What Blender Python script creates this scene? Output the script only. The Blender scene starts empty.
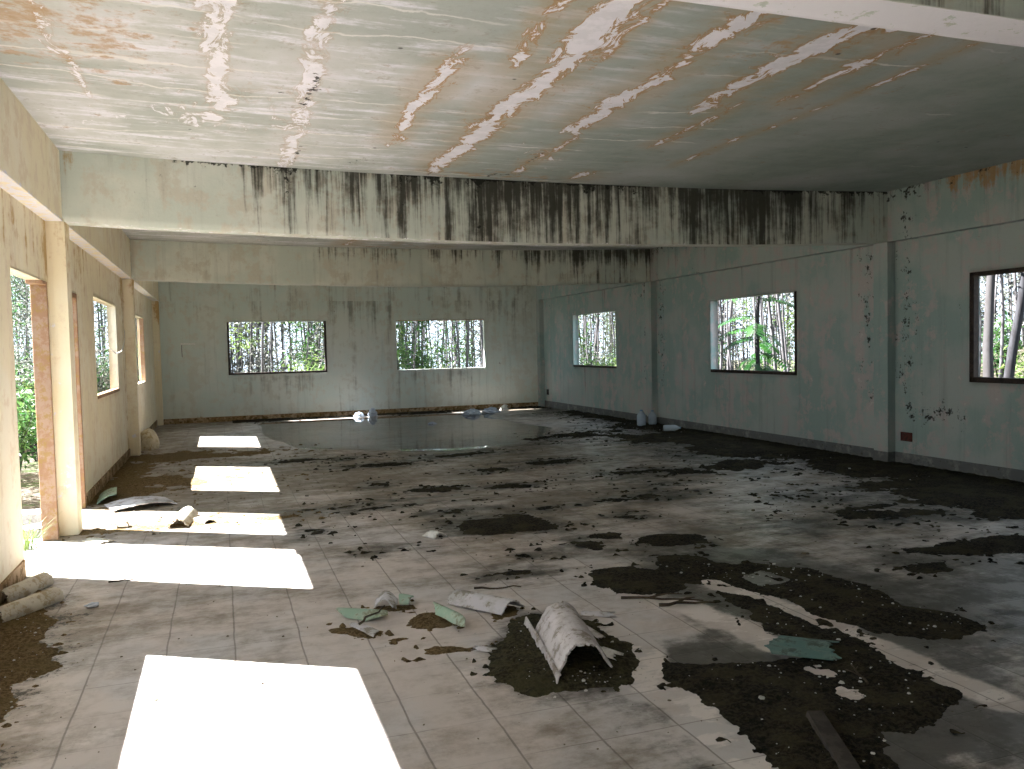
import bpy, math, random
import numpy as np
from mathutils import Vector, Matrix

random.seed(7)
RS = np.random.RandomState(11)
SC = bpy.context.scene
COL = SC.collection

# ------------------------------------------------------------------ room dimensions (metres)
XL, XR = -1.41, 7.97            # inner faces of the side walls
YF, YB = 20.53, -3.72           # inner faces of the far wall and of the wall behind the camera
ZB, ZC = 2.79, 3.41             # underside of the beams, ceiling
WTL, WTR, WTF = 0.115, 0.15, 0.115
BEAMS = [2.39, 8.30, 14.34]     # front faces of the cross beams
BW = 0.225
SUN = Vector((1.0, -0.62, -1.10)).normalized()

# ------------------------------------------------------------------ helpers
def link(o):
    COL.objects.link(o); return o

def tag(o, label=None, cat=None, group=None, kind=None):
    if label: o['label'] = label
    if cat: o['category'] = cat
    if group: o['group'] = group
    if kind: o['kind'] = kind
    return o

def empty(name, loc=(0, 0, 0), rz=0.0):
    o = bpy.data.objects.new(name, None); link(o)
    o.location = loc; o.rotation_euler = (0, 0, rz); o.empty_display_size = 0.1
    return o

def mesh_obj(name, verts, faces, mat=None, parent=None, smooth=False, attrs=None):
    me = bpy.data.meshes.new(name)
    verts = np.asarray(verts, dtype=np.float64).reshape(-1, 3)
    if isinstance(faces, np.ndarray) and faces.ndim == 2:
        k = faces.shape[1]; n = len(faces)
        me.vertices.add(len(verts)); me.vertices.foreach_set('co', verts.ravel())
        me.loops.add(n * k); me.loops.foreach_set('vertex_index', faces.ravel().astype(np.int32))
        me.polygons.add(n)
        me.polygons.foreach_set('loop_start', np.arange(0, n * k, k, dtype=np.int32))
        me.polygons.foreach_set('loop_total', np.full(n, k, dtype=np.int32))
        me.update(calc_edges=True)
    else:
        me.from_pydata([tuple(v) for v in verts], [], [tuple(f) for f in faces]); me.update()
    if attrs:
        for k_, v in attrs.items():
            a = me.attributes.new(k_, 'FLOAT', 'POINT'); a.data.foreach_set('value', np.asarray(v, dtype=np.float32).ravel())
    if smooth:
        me.polygons.foreach_set('use_smooth', np.ones(len(me.polygons), dtype=bool))
    if mat: me.materials.append(mat)
    o = bpy.data.objects.new(name, me); link(o)
    if parent: o.parent = parent
    return o

class MB:
    """collects shapes, builds one mesh"""
    def __init__(s): s.v = []; s.f = []
    def add(s, verts, faces):
        b = len(s.v); s.v += [tuple(v) for v in verts]; s.f += [tuple(i + b for i in f) for f in faces]; return s
    def box(s, x0, x1, y0, y1, z0, z1, M=None, jit=0.0):
        vs = [Vector((x, y, z)) for x in (x0, x1) for y in (y0, y1) for z in (z0, z1)]
        if jit: vs = [v + Vector((random.uniform(-jit, jit) for _ in range(3))) for v in vs]
        if M is not None: vs = [M @ v for v in vs]
        return s.add(vs, [(0, 1, 3, 2), (4, 6, 7, 5), (0, 4, 5, 1), (2, 3, 7, 6), (0, 2, 6, 4), (1, 5, 7, 3)])
    def tube(s, pts, rad, n=7, cap=True):
        pts = [Vector(p) for p in pts]; rings = []
        if not hasattr(rad, '__len__'): rad = [rad] * len(pts)
        for i, p in enumerate(pts):
            d = (pts[min(i + 1, len(pts) - 1)] - pts[max(i - 1, 0)]).normalized()
            a = d.cross(Vector((0.31, 0.95, 0.05)));
            if a.length < 0.1: a = d.cross(Vector((1, 0, 0)))
            a.normalize(); b = d.cross(a)
            rings.append([p + (a * math.cos(2 * math.pi * k / n) + b * math.sin(2 * math.pi * k / n)) * rad[i] for k in range(n)])
        vs = [v for r in rings for v in r]; fs = []
        for i in range(len(pts) - 1):
            for k in range(n):
                fs.append((i * n + k, i * n + (k + 1) % n, (i + 1) * n + (k + 1) % n, (i + 1) * n + k))
        if cap: fs += [tuple(range(n - 1, -1, -1)), tuple(range((len(pts) - 1) * n, len(pts) * n))]
        return s.add(vs, fs)
    def lathe(s, prof, n=20, M=None):
        vs = []; fs = []
        for r, z in prof:
            for k in range(n):
                a = 2 * math.pi * k / n; v = Vector((r * math.cos(a), r * math.sin(a), z)); vs.append(M @ v if M is not None else v)
        for i in range(len(prof) - 1):
            for k in range(n):
                fs.append((i * n + k, i * n + (k + 1) % n, (i + 1) * n + (k + 1) % n, (i + 1) * n + k))
        fs += [tuple(range(n - 1, -1, -1)), tuple(range((len(prof) - 1) * n, len(prof) * n))]
        return s.add(vs, fs)
    def build(s, name, mat, parent=None, smooth=False):
        return mesh_obj(name, np.array([tuple(v) for v in s.v]), s.f, mat, parent, smooth)

# value noise in numpy, used to shape the stains, the soil and the sagging concrete
def _h(ix, iy, seed):
    n = (ix.astype(np.int64) * 374761393 + iy.astype(np.int64) * 668265263 + seed * 1442695041) & 0x7fffffff
    n = ((n ^ (n >> 13)) * 1274126177) & 0x7fffffff
    return ((n ^ (n >> 16)) & 0xffff) / 65535.0
def vnoise(x, y, seed=0):
    x = np.asarray(x, float); y = np.asarray(y, float)
    ix = np.floor(x); iy = np.floor(y); fx = x - ix; fy = y - iy
    fx = fx * fx * (3 - 2 * fx); fy = fy * fy * (3 - 2 * fy)
    a = _h(ix, iy, seed); b = _h(ix + 1, iy, seed); c = _h(ix, iy + 1, seed); d = _h(ix + 1, iy + 1, seed)
    return (a * (1 - fx) + b * fx) * (1 - fy) + (c * (1 - fx) + d * fx) * fy
def fbm(x, y, sc=1.0, octv=4, seed=0, gain=0.5):
    t = 0; a = 1.0; s = 0
    for o in range(octv):
        t = t + a * vnoise(np.asarray(x) * sc + 13.7 * o, np.asarray(y) * sc - 7.1 * o, seed + o); s += a; a *= gain; sc *= 2.03
    return t / s - 0.5
def sstep(a, b, x):
    t = np.clip((np.asarray(x, float) - a) / (b - a), 0, 1); return t * t * (3 - 2 * t)
def seg_dist(x, y, pts):
    d = np.full(np.shape(x), 1e9)
    for (x0, y0), (x1, y1) in zip(pts[:-1], pts[1:]):
        dx, dy = x1 - x0, y1 - y0; L = dx * dx + dy * dy + 1e-12
        t = np.clip(((x - x0) * dx + (y - y0) * dy) / L, 0, 1)
        d = np.minimum(d, np.hypot(x - x0 - t * dx, y - y0 - t * dy))
    return d
def poly_sd(x, y, pts):
    """signed distance, positive inside"""
    d = seg_dist(x, y, pts + [pts[0]]); ins = np.zeros(np.shape(x), bool)
    for (x0, y0), (x1, y1) in zip(pts, pts[1:] + pts[:1]):
        c = ((y0 > y) != (y1 > y)); xx = (x1 - x0) * (y - y0) / ((y1 - y0) if y1 != y0 else 1e-9) + x0
        ins ^= c & (x < xx)
    return np.where(ins, d, -d)

# ------------------------------------------------------------------ node materials
class Mat:
    def __init__(s, name, rough=0.8, spec=0.3):
        s.m = bpy.data.materials.new(name); s.m.use_nodes = True
        s.t = s.m.node_tree; s.t.nodes.clear()
        s.out = s.t.nodes.new('ShaderNodeOutputMaterial'); s.b = s.t.nodes.new('ShaderNodeBsdfPrincipled')
        s.t.links.new(s.b.outputs[0], s.out.inputs[0])
        s.b.inputs['Roughness'].default_value = rough; s.b.inputs['Specular IOR Level'].default_value = spec
    def put(s, sock, v):
        if isinstance(v, bpy.types.NodeSocket): s.t.links.new(v, sock)
        elif isinstance(v, (tuple, list)) and len(v) == 3 and sock.type == 'RGBA': sock.default_value = (*v, 1)
        else: sock.default_value = v
    def set(s, **kw):
        for k, v in kw.items(): s.put(s.b.inputs[k.replace('_', ' ')], v)
        return s
    def attr(s, n):
        a = s.t.nodes.new('ShaderNodeAttribute'); a.attribute_name = n; return a.outputs['Fac']
    def pos(s): return s.t.nodes.new('ShaderNodeNewGeometry').outputs['Position']
    def obj(s): return s.t.nodes.new('ShaderNodeTexCoord').outputs['Object']
    def rnd(s): return s.t.nodes.new('ShaderNodeObjectInfo').outputs['Random']
    def sep(s, v):
        n = s.t.nodes.new('ShaderNodeSeparateXYZ'); s.put(n.inputs[0], v); return n.outputs
    def comb(s, x, y, z):
        n = s.t.nodes.new('ShaderNodeCombineXYZ')
        for i, v in enumerate((x, y, z)): s.put(n.inputs[i], v)
        return n.outputs[0]
    def vmul(s, v, k):
        n = s.t.nodes.new('ShaderNodeVectorMath'); n.operation = 'MULTIPLY'; s.put(n.inputs[0], v); n.inputs[1].default_value = k; return n.outputs[0]
    def vadd(s, v, w):
        n = s.t.nodes.new('ShaderNodeVectorMath'); n.operation = 'ADD'; s.put(n.inputs[0], v); s.put(n.inputs[1], w); return n.outputs[0]
    def noise(s, v, sc, det=5, ro=0.6, dist=0.0):
        n = s.t.nodes.new('ShaderNodeTexNoise'); s.put(n.inputs['Vector'], v)
        n.inputs['Scale'].default_value = sc; n.inputs['Detail'].default_value = det
        n.inputs['Roughness'].default_value = ro; n.inputs['Distortion'].default_value = dist
        q = s.t.nodes.new('ShaderNodeMath'); q.operation = 'MULTIPLY_ADD'; s.t.links.new(n.outputs['Fac'], q.inputs[0])
        q.inputs[1].default_value = 1.9; q.inputs[2].default_value = -0.45
        return q.outputs[0]
    def vor(s, v, sc, feat='F1'):
        n = s.t.nodes.new('ShaderNodeTexVoronoi'); n.feature = feat; s.put(n.inputs['Vector'], v); n.inputs['Scale'].default_value = sc
        return n.outputs['Distance']
    def math(s, op, a, b=0.0, clamp=False):
        n = s.t.nodes.new('ShaderNodeMath'); n.operation = op; n.use_clamp = clamp
        s.put(n.inputs[0], a); s.put(n.inputs[1], b); return n.outputs[0]
    def add(s, a, b): return s.math('ADD', a, b)
    def mul(s, a, b): return s.math('MULTIPLY', a, b)
    def ss(s, lo, hi, x, a=0.0, b=1.0):
        n = s.t.nodes.new('ShaderNodeMapRange'); n.interpolation_type = 'SMOOTHSTEP'
        s.put(n.inputs['Value'], x); s.put(n.inputs['From Min'], lo); s.put(n.inputs['From Max'], hi)
        s.put(n.inputs['To Min'], a); s.put(n.inputs['To Max'], b); return n.outputs['Result']
    def mix(s, f, a, b, mode='MIX'):
        n = s.t.nodes.new('ShaderNodeMix'); n.data_type = 'RGBA'; n.blend_type = mode
        s.put(n.inputs[0], f); s.put(n.inputs[6], a); s.put(n.inputs[7], b); return n.outputs[2]
    def bump(s, h, strength=0.4, dist=0.01):
        n = s.t.nodes.new('ShaderNodeBump'); s.put(n.inputs['Height'], h)
        n.inputs['Strength'].default_value = strength; n.inputs['Distance'].default_value = dist
        s.t.links.new(n.outputs[0], s.b.inputs['Normal']); return s

def cen(m, n, k): return m.mul(m.math('SUBTRACT', n, 0.5), k)      # noise around zero

def plaster(name, c1, c2, c3, stain=(0.055, 0.06, 0.05), rust=(0.33, 0.20, 0.08), streak=1.0, dk=0.62, fine=0.45, soot=(0.018, 0.020, 0.017)):
    """old lime-washed plaster; attributes: mold (black), drip (dark vertical runs), rust, white"""
    m = Mat(name, 0.85, 0.2); P = m.pos()
    n1 = m.noise(P, 0.9, 4); n2 = m.noise(P, 5, 8, 0.7); n3 = m.noise(P, 30, 6, 0.7)
    run = m.noise(m.vmul(P, (9, 9, 0.55)), 1.0, 6, 0.65); run2 = m.noise(m.vmul(P, (3.2, 3.2, 0.25)), 1.0, 5, 0.6); run3 = m.noise(m.vmul(P, (26, 26, 0.8)), 1.0, 6, 0.7)
    col = m.mix(m.ss(0.35, 0.65, n1), c1, c2)
    col = m.mix(m.ss(0.48, 0.72, m.add(n2, cen(m, run2, 0.5))), col, c3)
    col = m.mix(m.ss(0.5, 1.0, run, 0, 0.22 * streak), col, stain)
    col = m.mix(m.ss(0.6, 1.0, n3, 0, 0.18), col, stain)
    # peeling lighter flakes
    col = m.mix(m.ss(0.78, 0.84, m.noise(P, 5, 9, 0.7), 0, 0.35), col, (0.66, 0.66, 0.62))
    d = m.attr('drip'); d = m.add(d, m.add(m.add(cen(m, run, 0.85), cen(m, run3, fine)), m.add(cen(m, run2, 0.6), cen(m, n2, 0.5))))
    col = m.mix(m.ss(0.30, 0.95, d, 0, dk), col, stain)
    r = m.add(m.attr('rust'), m.add(cen(m, run, 0.9), cen(m, n2, 0.7)))
    col = m.mix(m.ss(0.45, 0.75, r, 0, 0.85), col, rust)
    w = m.add(m.attr('white'), cen(m, m.noise(P, 11, 8, 0.7), 1.1))
    col = m.mix(m.ss(0.5, 0.58, w), col, (0.77, 0.76, 0.80))
    k = m.add(m.attr('mold'), m.add(m.add(cen(m, m.noise(P, 16, 10, 0.78), 1.3), cen(m, m.noise(P, 4, 4, 0.7), 0.9)), cen(m, run, 0.35)))
    k = m.ss(0.36, 0.56, k, 0, 0.93)
    col = m.mix(k, col, soot)
    m.set(Base_Color=col)
    m.bump(m.add(m.mul(n2, 0.6), m.add(m.mul(n3, 0.3), m.mul(k, -0.4))), 0.35, 0.012)
    return m.m

M = {}
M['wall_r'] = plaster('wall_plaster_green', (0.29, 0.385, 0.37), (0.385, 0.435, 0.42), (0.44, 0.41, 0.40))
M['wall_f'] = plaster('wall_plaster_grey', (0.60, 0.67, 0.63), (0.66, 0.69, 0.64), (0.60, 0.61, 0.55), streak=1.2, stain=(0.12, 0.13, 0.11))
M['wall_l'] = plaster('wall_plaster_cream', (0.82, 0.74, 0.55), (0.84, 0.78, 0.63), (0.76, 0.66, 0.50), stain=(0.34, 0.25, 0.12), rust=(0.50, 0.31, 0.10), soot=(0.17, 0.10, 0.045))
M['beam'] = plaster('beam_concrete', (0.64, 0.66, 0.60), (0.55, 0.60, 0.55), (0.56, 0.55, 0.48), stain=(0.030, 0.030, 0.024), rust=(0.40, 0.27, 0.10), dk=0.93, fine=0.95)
M['base'] = None

# --- baseboard: grey render with the paint flaked off
m = Mat('baseboard_render', 0.9, 0.2); P = m.pos(); n = m.noise(P, 5, 8, 0.75)
col = m.mix(m.ss(0.45, 0.9, n), (0.13, 0.14, 0.14), (0.27, 0.28, 0.27)); col = m.mix(m.ss(0.6, 0.95, m.noise(P, 18, 6)), col, (0.07, 0.065, 0.05))
m.set(Base_Color=col).bump(n, 0.4); M['base_r'] = m.m
m = Mat('baseboard_brown', 0.9, 0.2); P = m.pos(); n = m.noise(P, 5, 8, 0.75)
col = m.mix(m.ss(0.42, 0.6, n), (0.26, 0.17, 0.08), (0.46, 0.34, 0.22)); col = m.mix(m.ss(0.5, 0.7, m.noise(P, 14, 6)), col, (0.14, 0.09, 0.03))
m.set(Base_Color=col).bump(n, 0.4); M['base_l'] = m.m

# --- ceiling: board-marked concrete with leached limescale at the joints; light falloff in base tone
m = Mat('ceiling_concrete', 0.8, 0.25); P = m.pos(); X, Y, Z = m.sep(P)[:3]
na = m.noise(P, 0.8, 4, 0.6); nb = m.noise(P, 4.5, 8, 0.7); nc = m.noise(P, 26, 6, 0.7); nd = m.noise(m.vmul(P, (0.9, 6, 1)), 1.2, 6, 0.65)
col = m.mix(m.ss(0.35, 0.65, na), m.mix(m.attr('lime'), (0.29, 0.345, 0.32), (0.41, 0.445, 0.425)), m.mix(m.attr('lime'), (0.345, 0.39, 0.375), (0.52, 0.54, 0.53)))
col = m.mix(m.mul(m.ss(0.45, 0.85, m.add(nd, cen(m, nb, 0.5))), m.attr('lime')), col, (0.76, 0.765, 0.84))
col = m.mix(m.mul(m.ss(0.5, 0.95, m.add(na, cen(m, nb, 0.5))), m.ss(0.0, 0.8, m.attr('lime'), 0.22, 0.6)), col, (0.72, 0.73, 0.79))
col = m.mix(m.ss(0.62, 0.9, m.add(nb, cen(m, nc, 0.5)), 0, 0.55), col, (0.30, 0.29, 0.24))
col = m.mix(m.ss(0.55, 0.95, nc, 0, 0.3), col, (0.25, 0.25, 0.20))
warm = m.add(m.attr('rust'), m.add(cen(m, nb, 1.3), cen(m, nd, 0.6)))
col = m.mix(m.ss(0.45, 0.8, warm, 0, 0.75), col, (0.42, 0.27, 0.13))
# formwork joints across the room, whitened
yy = m.add(Y, m.add(cen(m, m.noise(P, 0.9, 3), 0.30), cen(m, m.noise(P, 9, 5), 0.05)))
fr = m.math('ABSOLUTE', m.math('SUBTRACT', m.math('FRACT', m.math('DIVIDE', yy, 0.43)), 0.5))
ln = m.mul(m.ss(0.455, 0.488, fr), m.ss(0.45, 0.80, m.add(m.noise(P, 1.1, 4, 0.6), m.attr('seam'))))
col = m.mix(m.mul(ln, 0.75), col, (0.78, 0.77, 0.76))
wv = m.add(m.attr('white'), m.add(cen(m, m.noise(m.vmul(P, (1.0, 0.5, 1)), 7, 10, 0.72, 1.0), 1.25), cen(m, m.noise(P, 1.5, 3), 0.35)))
cloud = m.mul(m.ss(0.2, 0.9, m.add(m.attr('orange'), m.add(cen(m, nb, 1.0), cen(m, na, 0.8)))), m.attr('orange'))
col = m.mix(m.mul(cloud, 0.55), col, (0.42, 0.32, 0.19))
ring = m.mul(m.ss(0.30, 0.46, wv), m.attr('orange'))
col = m.mix(m.mul(ring, 0.8), col, (0.40, 0.22, 0.08))
wm = m.ss(0.50, 0.555, wv)
col = m.mix(wm, col, m.mix(m.ss(0.4, 0.6, nb), (0.84, 0.83, 0.90), (0.76, 0.76, 0.82)))
kv = m.add(m.attr('mold'), m.add(cen(m, m.noise(P, 14, 10, 0.78), 1.3), cen(m, m.noise(P, 3.5, 4), 0.7)))
col = m.mix(m.ss(0.36, 0.52, kv, 0, 0.95), col, (0.02, 0.02, 0.018))
sp = m.ss(0.045, 0.02, m.vor(m.vadd(P, (0.3, 0.1, 0)), 2.1)); col = m.mix(m.mul(sp, 0.8), col, (0.05, 0.05, 0.05))
m.set(Base_Color=col, Roughness=m.ss(0.3, 0.7, nb, 0.55, 0.85)).bump(m.add(nb, m.add(m.mul(wm, 0.6), m.mul(nc, 0.3))), 0.3, 0.012)
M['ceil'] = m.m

# --- floor: dusty square tiles
T = 0.348
m = Mat('floor_tiles', 0.5, 0.5); P = m.pos(); X, Y, Z = m.sep(P)[:3]
wob = cen(m, m.noise(P, 2.5, 3), 0.012)
tx = m.math('DIVIDE', m.add(m.add(X, 0.68 + 10 * T), wob), T); ty = m.math('DIVIDE', m.add(m.add(Y, 0.11 + 20 * T), wob), T)
ex = m.math('ABSOLUTE', m.math('SUBTRACT', m.math('FRACT', tx), 0.5)); ey = m.math('ABSOLUTE', m.math('SUBTRACT', m.math('FRACT', ty), 0.5))
gx = m.ss(0.482, 0.493, ex); gy = m.ss(0.486, 0.496, ey)
wn = m.t.nodes.new('ShaderNodeTexWhiteNoise'); wn.noise_dimensions = '2D'
m.put(wn.inputs['Vector'], m.comb(m.math('FLOOR', tx), m.math('FLOOR', ty), 0.0)); rnd = wn.outputs['Value']
n1 = m.noise(P, 0.8, 5, 0.6); n2 = m.noise(P, 4, 9, 0.72); n3 = m.noise(P, 38, 5, 0.7); n4 = m.noise(m.vmul(P, (1.0, 2.2, 1)), 1.6, 8, 0.7)
col = m.mix(m.ss(0.4, 0.62, n1), (0.57, 0.515, 0.485), (0.53, 0.515, 0.515))
col = m.mix(m.mul(rnd, 0.30), col, (0.66, 0.59, 0.54))
col = m.mix(m.ss(0.42, 0.9, n2, 0, 0.5), col, (0.36, 0.315, 0.275))
pale = m.add(m.attr('pale'), m.add(cen(m, n4, 1.3), cen(m, n2, 0.6)))
col = m.mix(m.ss(0.42, 0.62, pale, 0, 0.8), col, (0.76, 0.71, 0.68))
film = m.add(m.attr('dirt'), m.add(cen(m, n4, 1.0), cen(m, m.noise(P, 9, 9, 0.75), 0.7)))
col = m.mix(m.ss(0.10, 0.95, film, 0, 0.85), col, (0.15, 0.115, 0.07))
col = m.mix(m.mul(m.math('MAXIMUM', gx, m.mul(gy, m.ss(0.35, 0.6, n1, 0.25, 0.9))), 0.62), col, (0.12, 0.10, 0.08))
wet = m.add(m.attr('wet'), m.add(cen(m, n4, 0.9), cen(m, m.noise(P, 7, 9, 0.75), 0.7)))
wm = m.ss(0.22, 0.85, wet); col = m.mix(m.mul(wm, 0.9), col, (0.050, 0.048, 0.040))
grit = m.add(m.attr('grit'), m.add(cen(m, m.noise(P, 22, 9, 0.75), 1.2), m.add(cen(m, n2, 0.7), cen(m, n4, 0.6))))
gm = m.ss(0.22, 0.42, grit, 0, 0.9); col = m.mix(gm, col, (0.035, 0.03, 0.02))
spk = m.ss(0.72, 0.95, m.noise(P, 26, 8, 0.75)); col = m.mix(m.mul(spk, 0.5), col, (0.13, 0.105, 0.08))
ro = m.ss(0.35, 0.65, n2, 0.38, 0.62); ro = m.add(ro, m.mul(wm, -0.10))
m.set(Base_Color=col, Roughness=ro, Specular_IOR_Level=0.45)
m.bump(m.add(m.mul(m.math('MAXIMUM', gx, gy), -0.8), m.add(m.mul(n3, 0.25), m.mul(gm, 0.5))), 0.35, 0.006)
M['floor'] = m.m

# --- soil, water, fibre cement, glassless frames, plastics
m = Mat('soil', 0.95, 0.15); P = m.pos(); a = m.noise(P, 45, 8, 0.75); b = m.noise(P, 4, 5)
col = m.mix(m.ss(0.4, 0.62, a), (0.014, 0.013, 0.009), (0.05, 0.043, 0.026)); col = m.mix(m.ss(0.45, 0.7, b, 0, 0.5), col, (0.075, 0.065, 0.035))
m.set(Base_Color=col).bump(a, 0.9, 0.02); M['soil'] = m.m
m = Mat('dry_soil', 0.95, 0.15); P = m.pos(); a = m.noise(P, 45, 8, 0.75); b = m.noise(P, 4, 5)
col = m.mix(m.ss(0.4, 0.62, a), (0.12, 0.08, 0.035), (0.24, 0.17, 0.085)); col = m.mix(m.ss(0.45, 0.7, b, 0, 0.5), col, (0.16, 0.12, 0.05))
m.set(Base_Color=col).bump(a, 0.9, 0.02); M['soil_dry'] = m.m

m = Mat('puddle_water', 0.02); tr = m.t.nodes.new('ShaderNodeBsdfTransparent'); tr.inputs[0].default_value = (0.62, 0.60, 0.52, 1)
gl = m.t.nodes.new('ShaderNodeBsdfGlossy'); gl.inputs['Roughness'].default_value = 0.02; gl.inputs[0].default_value = (0.95, 0.95, 0.95, 1)
fr = m.t.nodes.new('ShaderNodeFresnel'); fr.inputs['IOR'].default_value = 1.33
ms = m.t.nodes.new('ShaderNodeMixShader'); m.t.links.new(fr.outputs[0], ms.inputs[0]); m.t.links.new(tr.outputs[0], ms.inputs[1]); m.t.links.new(gl.outputs[0], ms.inputs[2])
m.t.links.new(ms.outputs[0], m.out.inputs[0]); M['water'] = m.m

def simple(name, c, c2=None, rough=0.8, sc=6, spec=0.3, bump=0.3, dirt=None, obj=True):
    m = Mat(name, rough, spec); P = m.obj() if obj else m.pos(); n = m.noise(P, sc, 8, 0.7)
    col = m.mix(m.ss(0.38, 0.65, n), c, c2 or tuple(x * 0.7 for x in c))
    if dirt: col = m.mix(m.ss(0.52, 0.68, m.noise(P, sc * 1.7, 8, 0.75), 0, 0.8), col, dirt)
    m.set(Base_Color=col)
    if bump: m.bump(n, bump, 0.005)
    M[name] = m.m
m = Mat('olive_soil', 0.95, 0.15); P = m.pos(); a = m.noise(P, 45, 8, 0.75); b = m.noise(P, 4, 5)
col = m.mix(m.ss(0.3, 0.8, a), (0.026, 0.024, 0.013), (0.10, 0.09, 0.05)); col = m.mix(m.ss(0.45, 0.7, b, 0, 0.5), col, (0.085, 0.078, 0.036))
m.set(Base_Color=col).bump(a, 0.9, 0.02); M['soil_olive'] = m.m
simple('cement_sheet', (0.55, 0.53, 0.54), (0.44, 0.42, 0.42), dirt=(0.20, 0.17, 0.13))
simple('green_sheet', (0.30, 0.44, 0.34), (0.38, 0.47, 0.38), dirt=(0.20, 0.19, 0.12))
simple('grey_shard', (0.58, 0.57, 0.60), (0.46, 0.46, 0.46), dirt=(0.22, 0.19, 0.14))
simple('pale_tile', (0.60, 0.57, 0.48), (0.50, 0.47, 0.40), dirt=(0.33, 0.26, 0.15))
simple('teal_cloth', (0.10, 0.19, 0.18), (0.14, 0.22, 0.20), dirt=(0.05, 0.07, 0.06))
simple('dark_wood', (0.030, 0.022, 0.018), (0.05, 0.035, 0.028), sc=14)
simple('brown_wood', (0.30, 0.17, 0.10), (0.36, 0.24, 0.17), sc=9, dirt=(0.30, 0.19, 0.06))
simple('old_plank', (0.06, 0.052, 0.045), (0.035, 0.03, 0.026), sc=12)
simple('twig', (0.06, 0.045, 0.03), (0.09, 0.07, 0.045), sc=14)
simple('chip', (0.62, 0.62, 0.60), (0.45, 0.45, 0.42), sc=12)
simple('dark_chip', (0.14, 0.12, 0.09), (0.22, 0.19, 0.14), sc=12)
simple('rusty_box', (0.10, 0.025, 0.018), (0.05, 0.02, 0.015), sc=30)
simple('black_plastic', (0.015, 0.015, 0.015), (0.03, 0.03, 0.03), rough=0.5, sc=20)
simple('white_plastic', (0.78, 0.78, 0.76), (0.68, 0.68, 0.64), rough=0.4, sc=20)
simple('blue_litter', (0.42, 0.50, 0.62), (0.55, 0.60, 0.68), rough=0.5, sc=9)
simple('brick', (0.33, 0.17, 0.11), (0.42, 0.30, 0.22), sc=12)
simple('roof_slab', (0.35, 0.34, 0.32), (0.28, 0.27, 0.25), sc=2, obj=False)
simple('plaster_lump', (0.66, 0.60, 0.46), (0.55, 0.48, 0.34), sc=8, dirt=(0.40, 0.30, 0.14))
m = Mat('bottle_plastic', 0.15, 0.5); m.set(Base_Color=(0.62, 0.74, 0.86), Transmission_Weight=0.35, IOR=1.2); M['bottle'] = m.m
m = Mat('bottle_cap', 0.4, 0.4); m.set(Base_Color=(0.12, 0.25, 0.45)); M['cap'] = m.m

def bark(name, c1, c2):
    m = Mat(name, 0.9, 0.15); P = m.pos(); n = m.noise(m.vmul(P, (14, 14, 3)), 1.0, 6, 0.7)
    col = m.mix(m.ss(0.4, 0.62, n), c1, c2); col = m.mix(m.mul(m.rnd(), 0.5), col, (0.045, 0.04, 0.038)); m.set(Base_Color=col); M[name] = m.m
bark('pale_bark', (0.135, 0.13, 0.14), (0.07, 0.065, 0.07))
bark('grey_bark', (0.030, 0.030, 0.034), (0.018, 0.017, 0.019))  # shade on the trunks put into the bark colour
def leafm(name, c1, c2, tr=0.45):
    m = Mat(name, 0.5, 0.3); n = m.noise(m.obj(), 2.2, 3)
    col = m.mix(m.ss(0.35, 0.65, n), c1, c2); m.set(Base_Color=col)
    t = m.t.nodes.new('ShaderNodeBsdfTranslucent'); m.put(t.inputs[0], col)
    ms = m.t.nodes.new('ShaderNodeMixShader'); ms.inputs[0].default_value = tr
    m.t.links.new(m.b.outputs[0], ms.inputs[1]); m.t.links.new(t.outputs[0], ms.inputs[2]); m.t.links.new(ms.outputs[0], m.out.inputs[0]); M[name] = m.m
leafm('leaf_green', (0.022, 0.070, 0.020), (0.055, 0.11, 0.03))
leafm('leaf_lime', (0.075, 0.135, 0.03), (0.12, 0.16, 0.05))
leafm('leaf_grey', (0.085, 0.10, 0.080), (0.14, 0.14, 0.125))
leafm('leaf_frond', (0.014, 0.060, 0.014), (0.03, 0.09, 0.02))
m = Mat('forest_floor', 0.95, 0.1); P = m.pos(); n = m.noise(P, 3, 8, 0.75); v = m.noise(P, 14, 6, 0.7)
col = m.mix(m.ss(0.42, 0.6, v), (0.11, 0.095, 0.078), (0.045, 0.035, 0.025)); col = m.mix(m.ss(0.5, 0.62, n), col, (0.04, 0.055, 0.02))
m.set(Base_Color=col).bump(v, 0.8, 0.05); M['ground'] = m.m

# ------------------------------------------------------------------ ROOM SHELL
def struct(o): o['kind'] = 'structure'; return o
def usag(x):
    u = np.clip((np.asarray(x, float) - XL) / (XR - XL), 0, 1); return 4 * u * (1 - u)

def lin(a, b, step):
    return np.linspace(a, b, max(2, int(round((b - a) / step)) + 1))

def grid(name, A, B, fn, mat, attrs):
    a, b = np.meshgrid(A, B, indexing='ij'); x, y, z = fn(a, b)
    V = np.stack([np.broadcast_to(x, a.shape), np.broadcast_to(y, a.shape), np.broadcast_to(z, a.shape)], -1).reshape(-1, 3)
    n, mm = a.shape; i = np.arange(n * mm).reshape(n, mm)
    F = np.stack([i[:-1, :-1], i[1:, :-1], i[1:, 1:], i[:-1, 1:]], -1).reshape(-1, 4)
    return mesh_obj(name, V, F, mat, attrs={k: np.broadcast_to(v, a.shape) for k, v in attrs(a, b).items()}, smooth=True)

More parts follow.
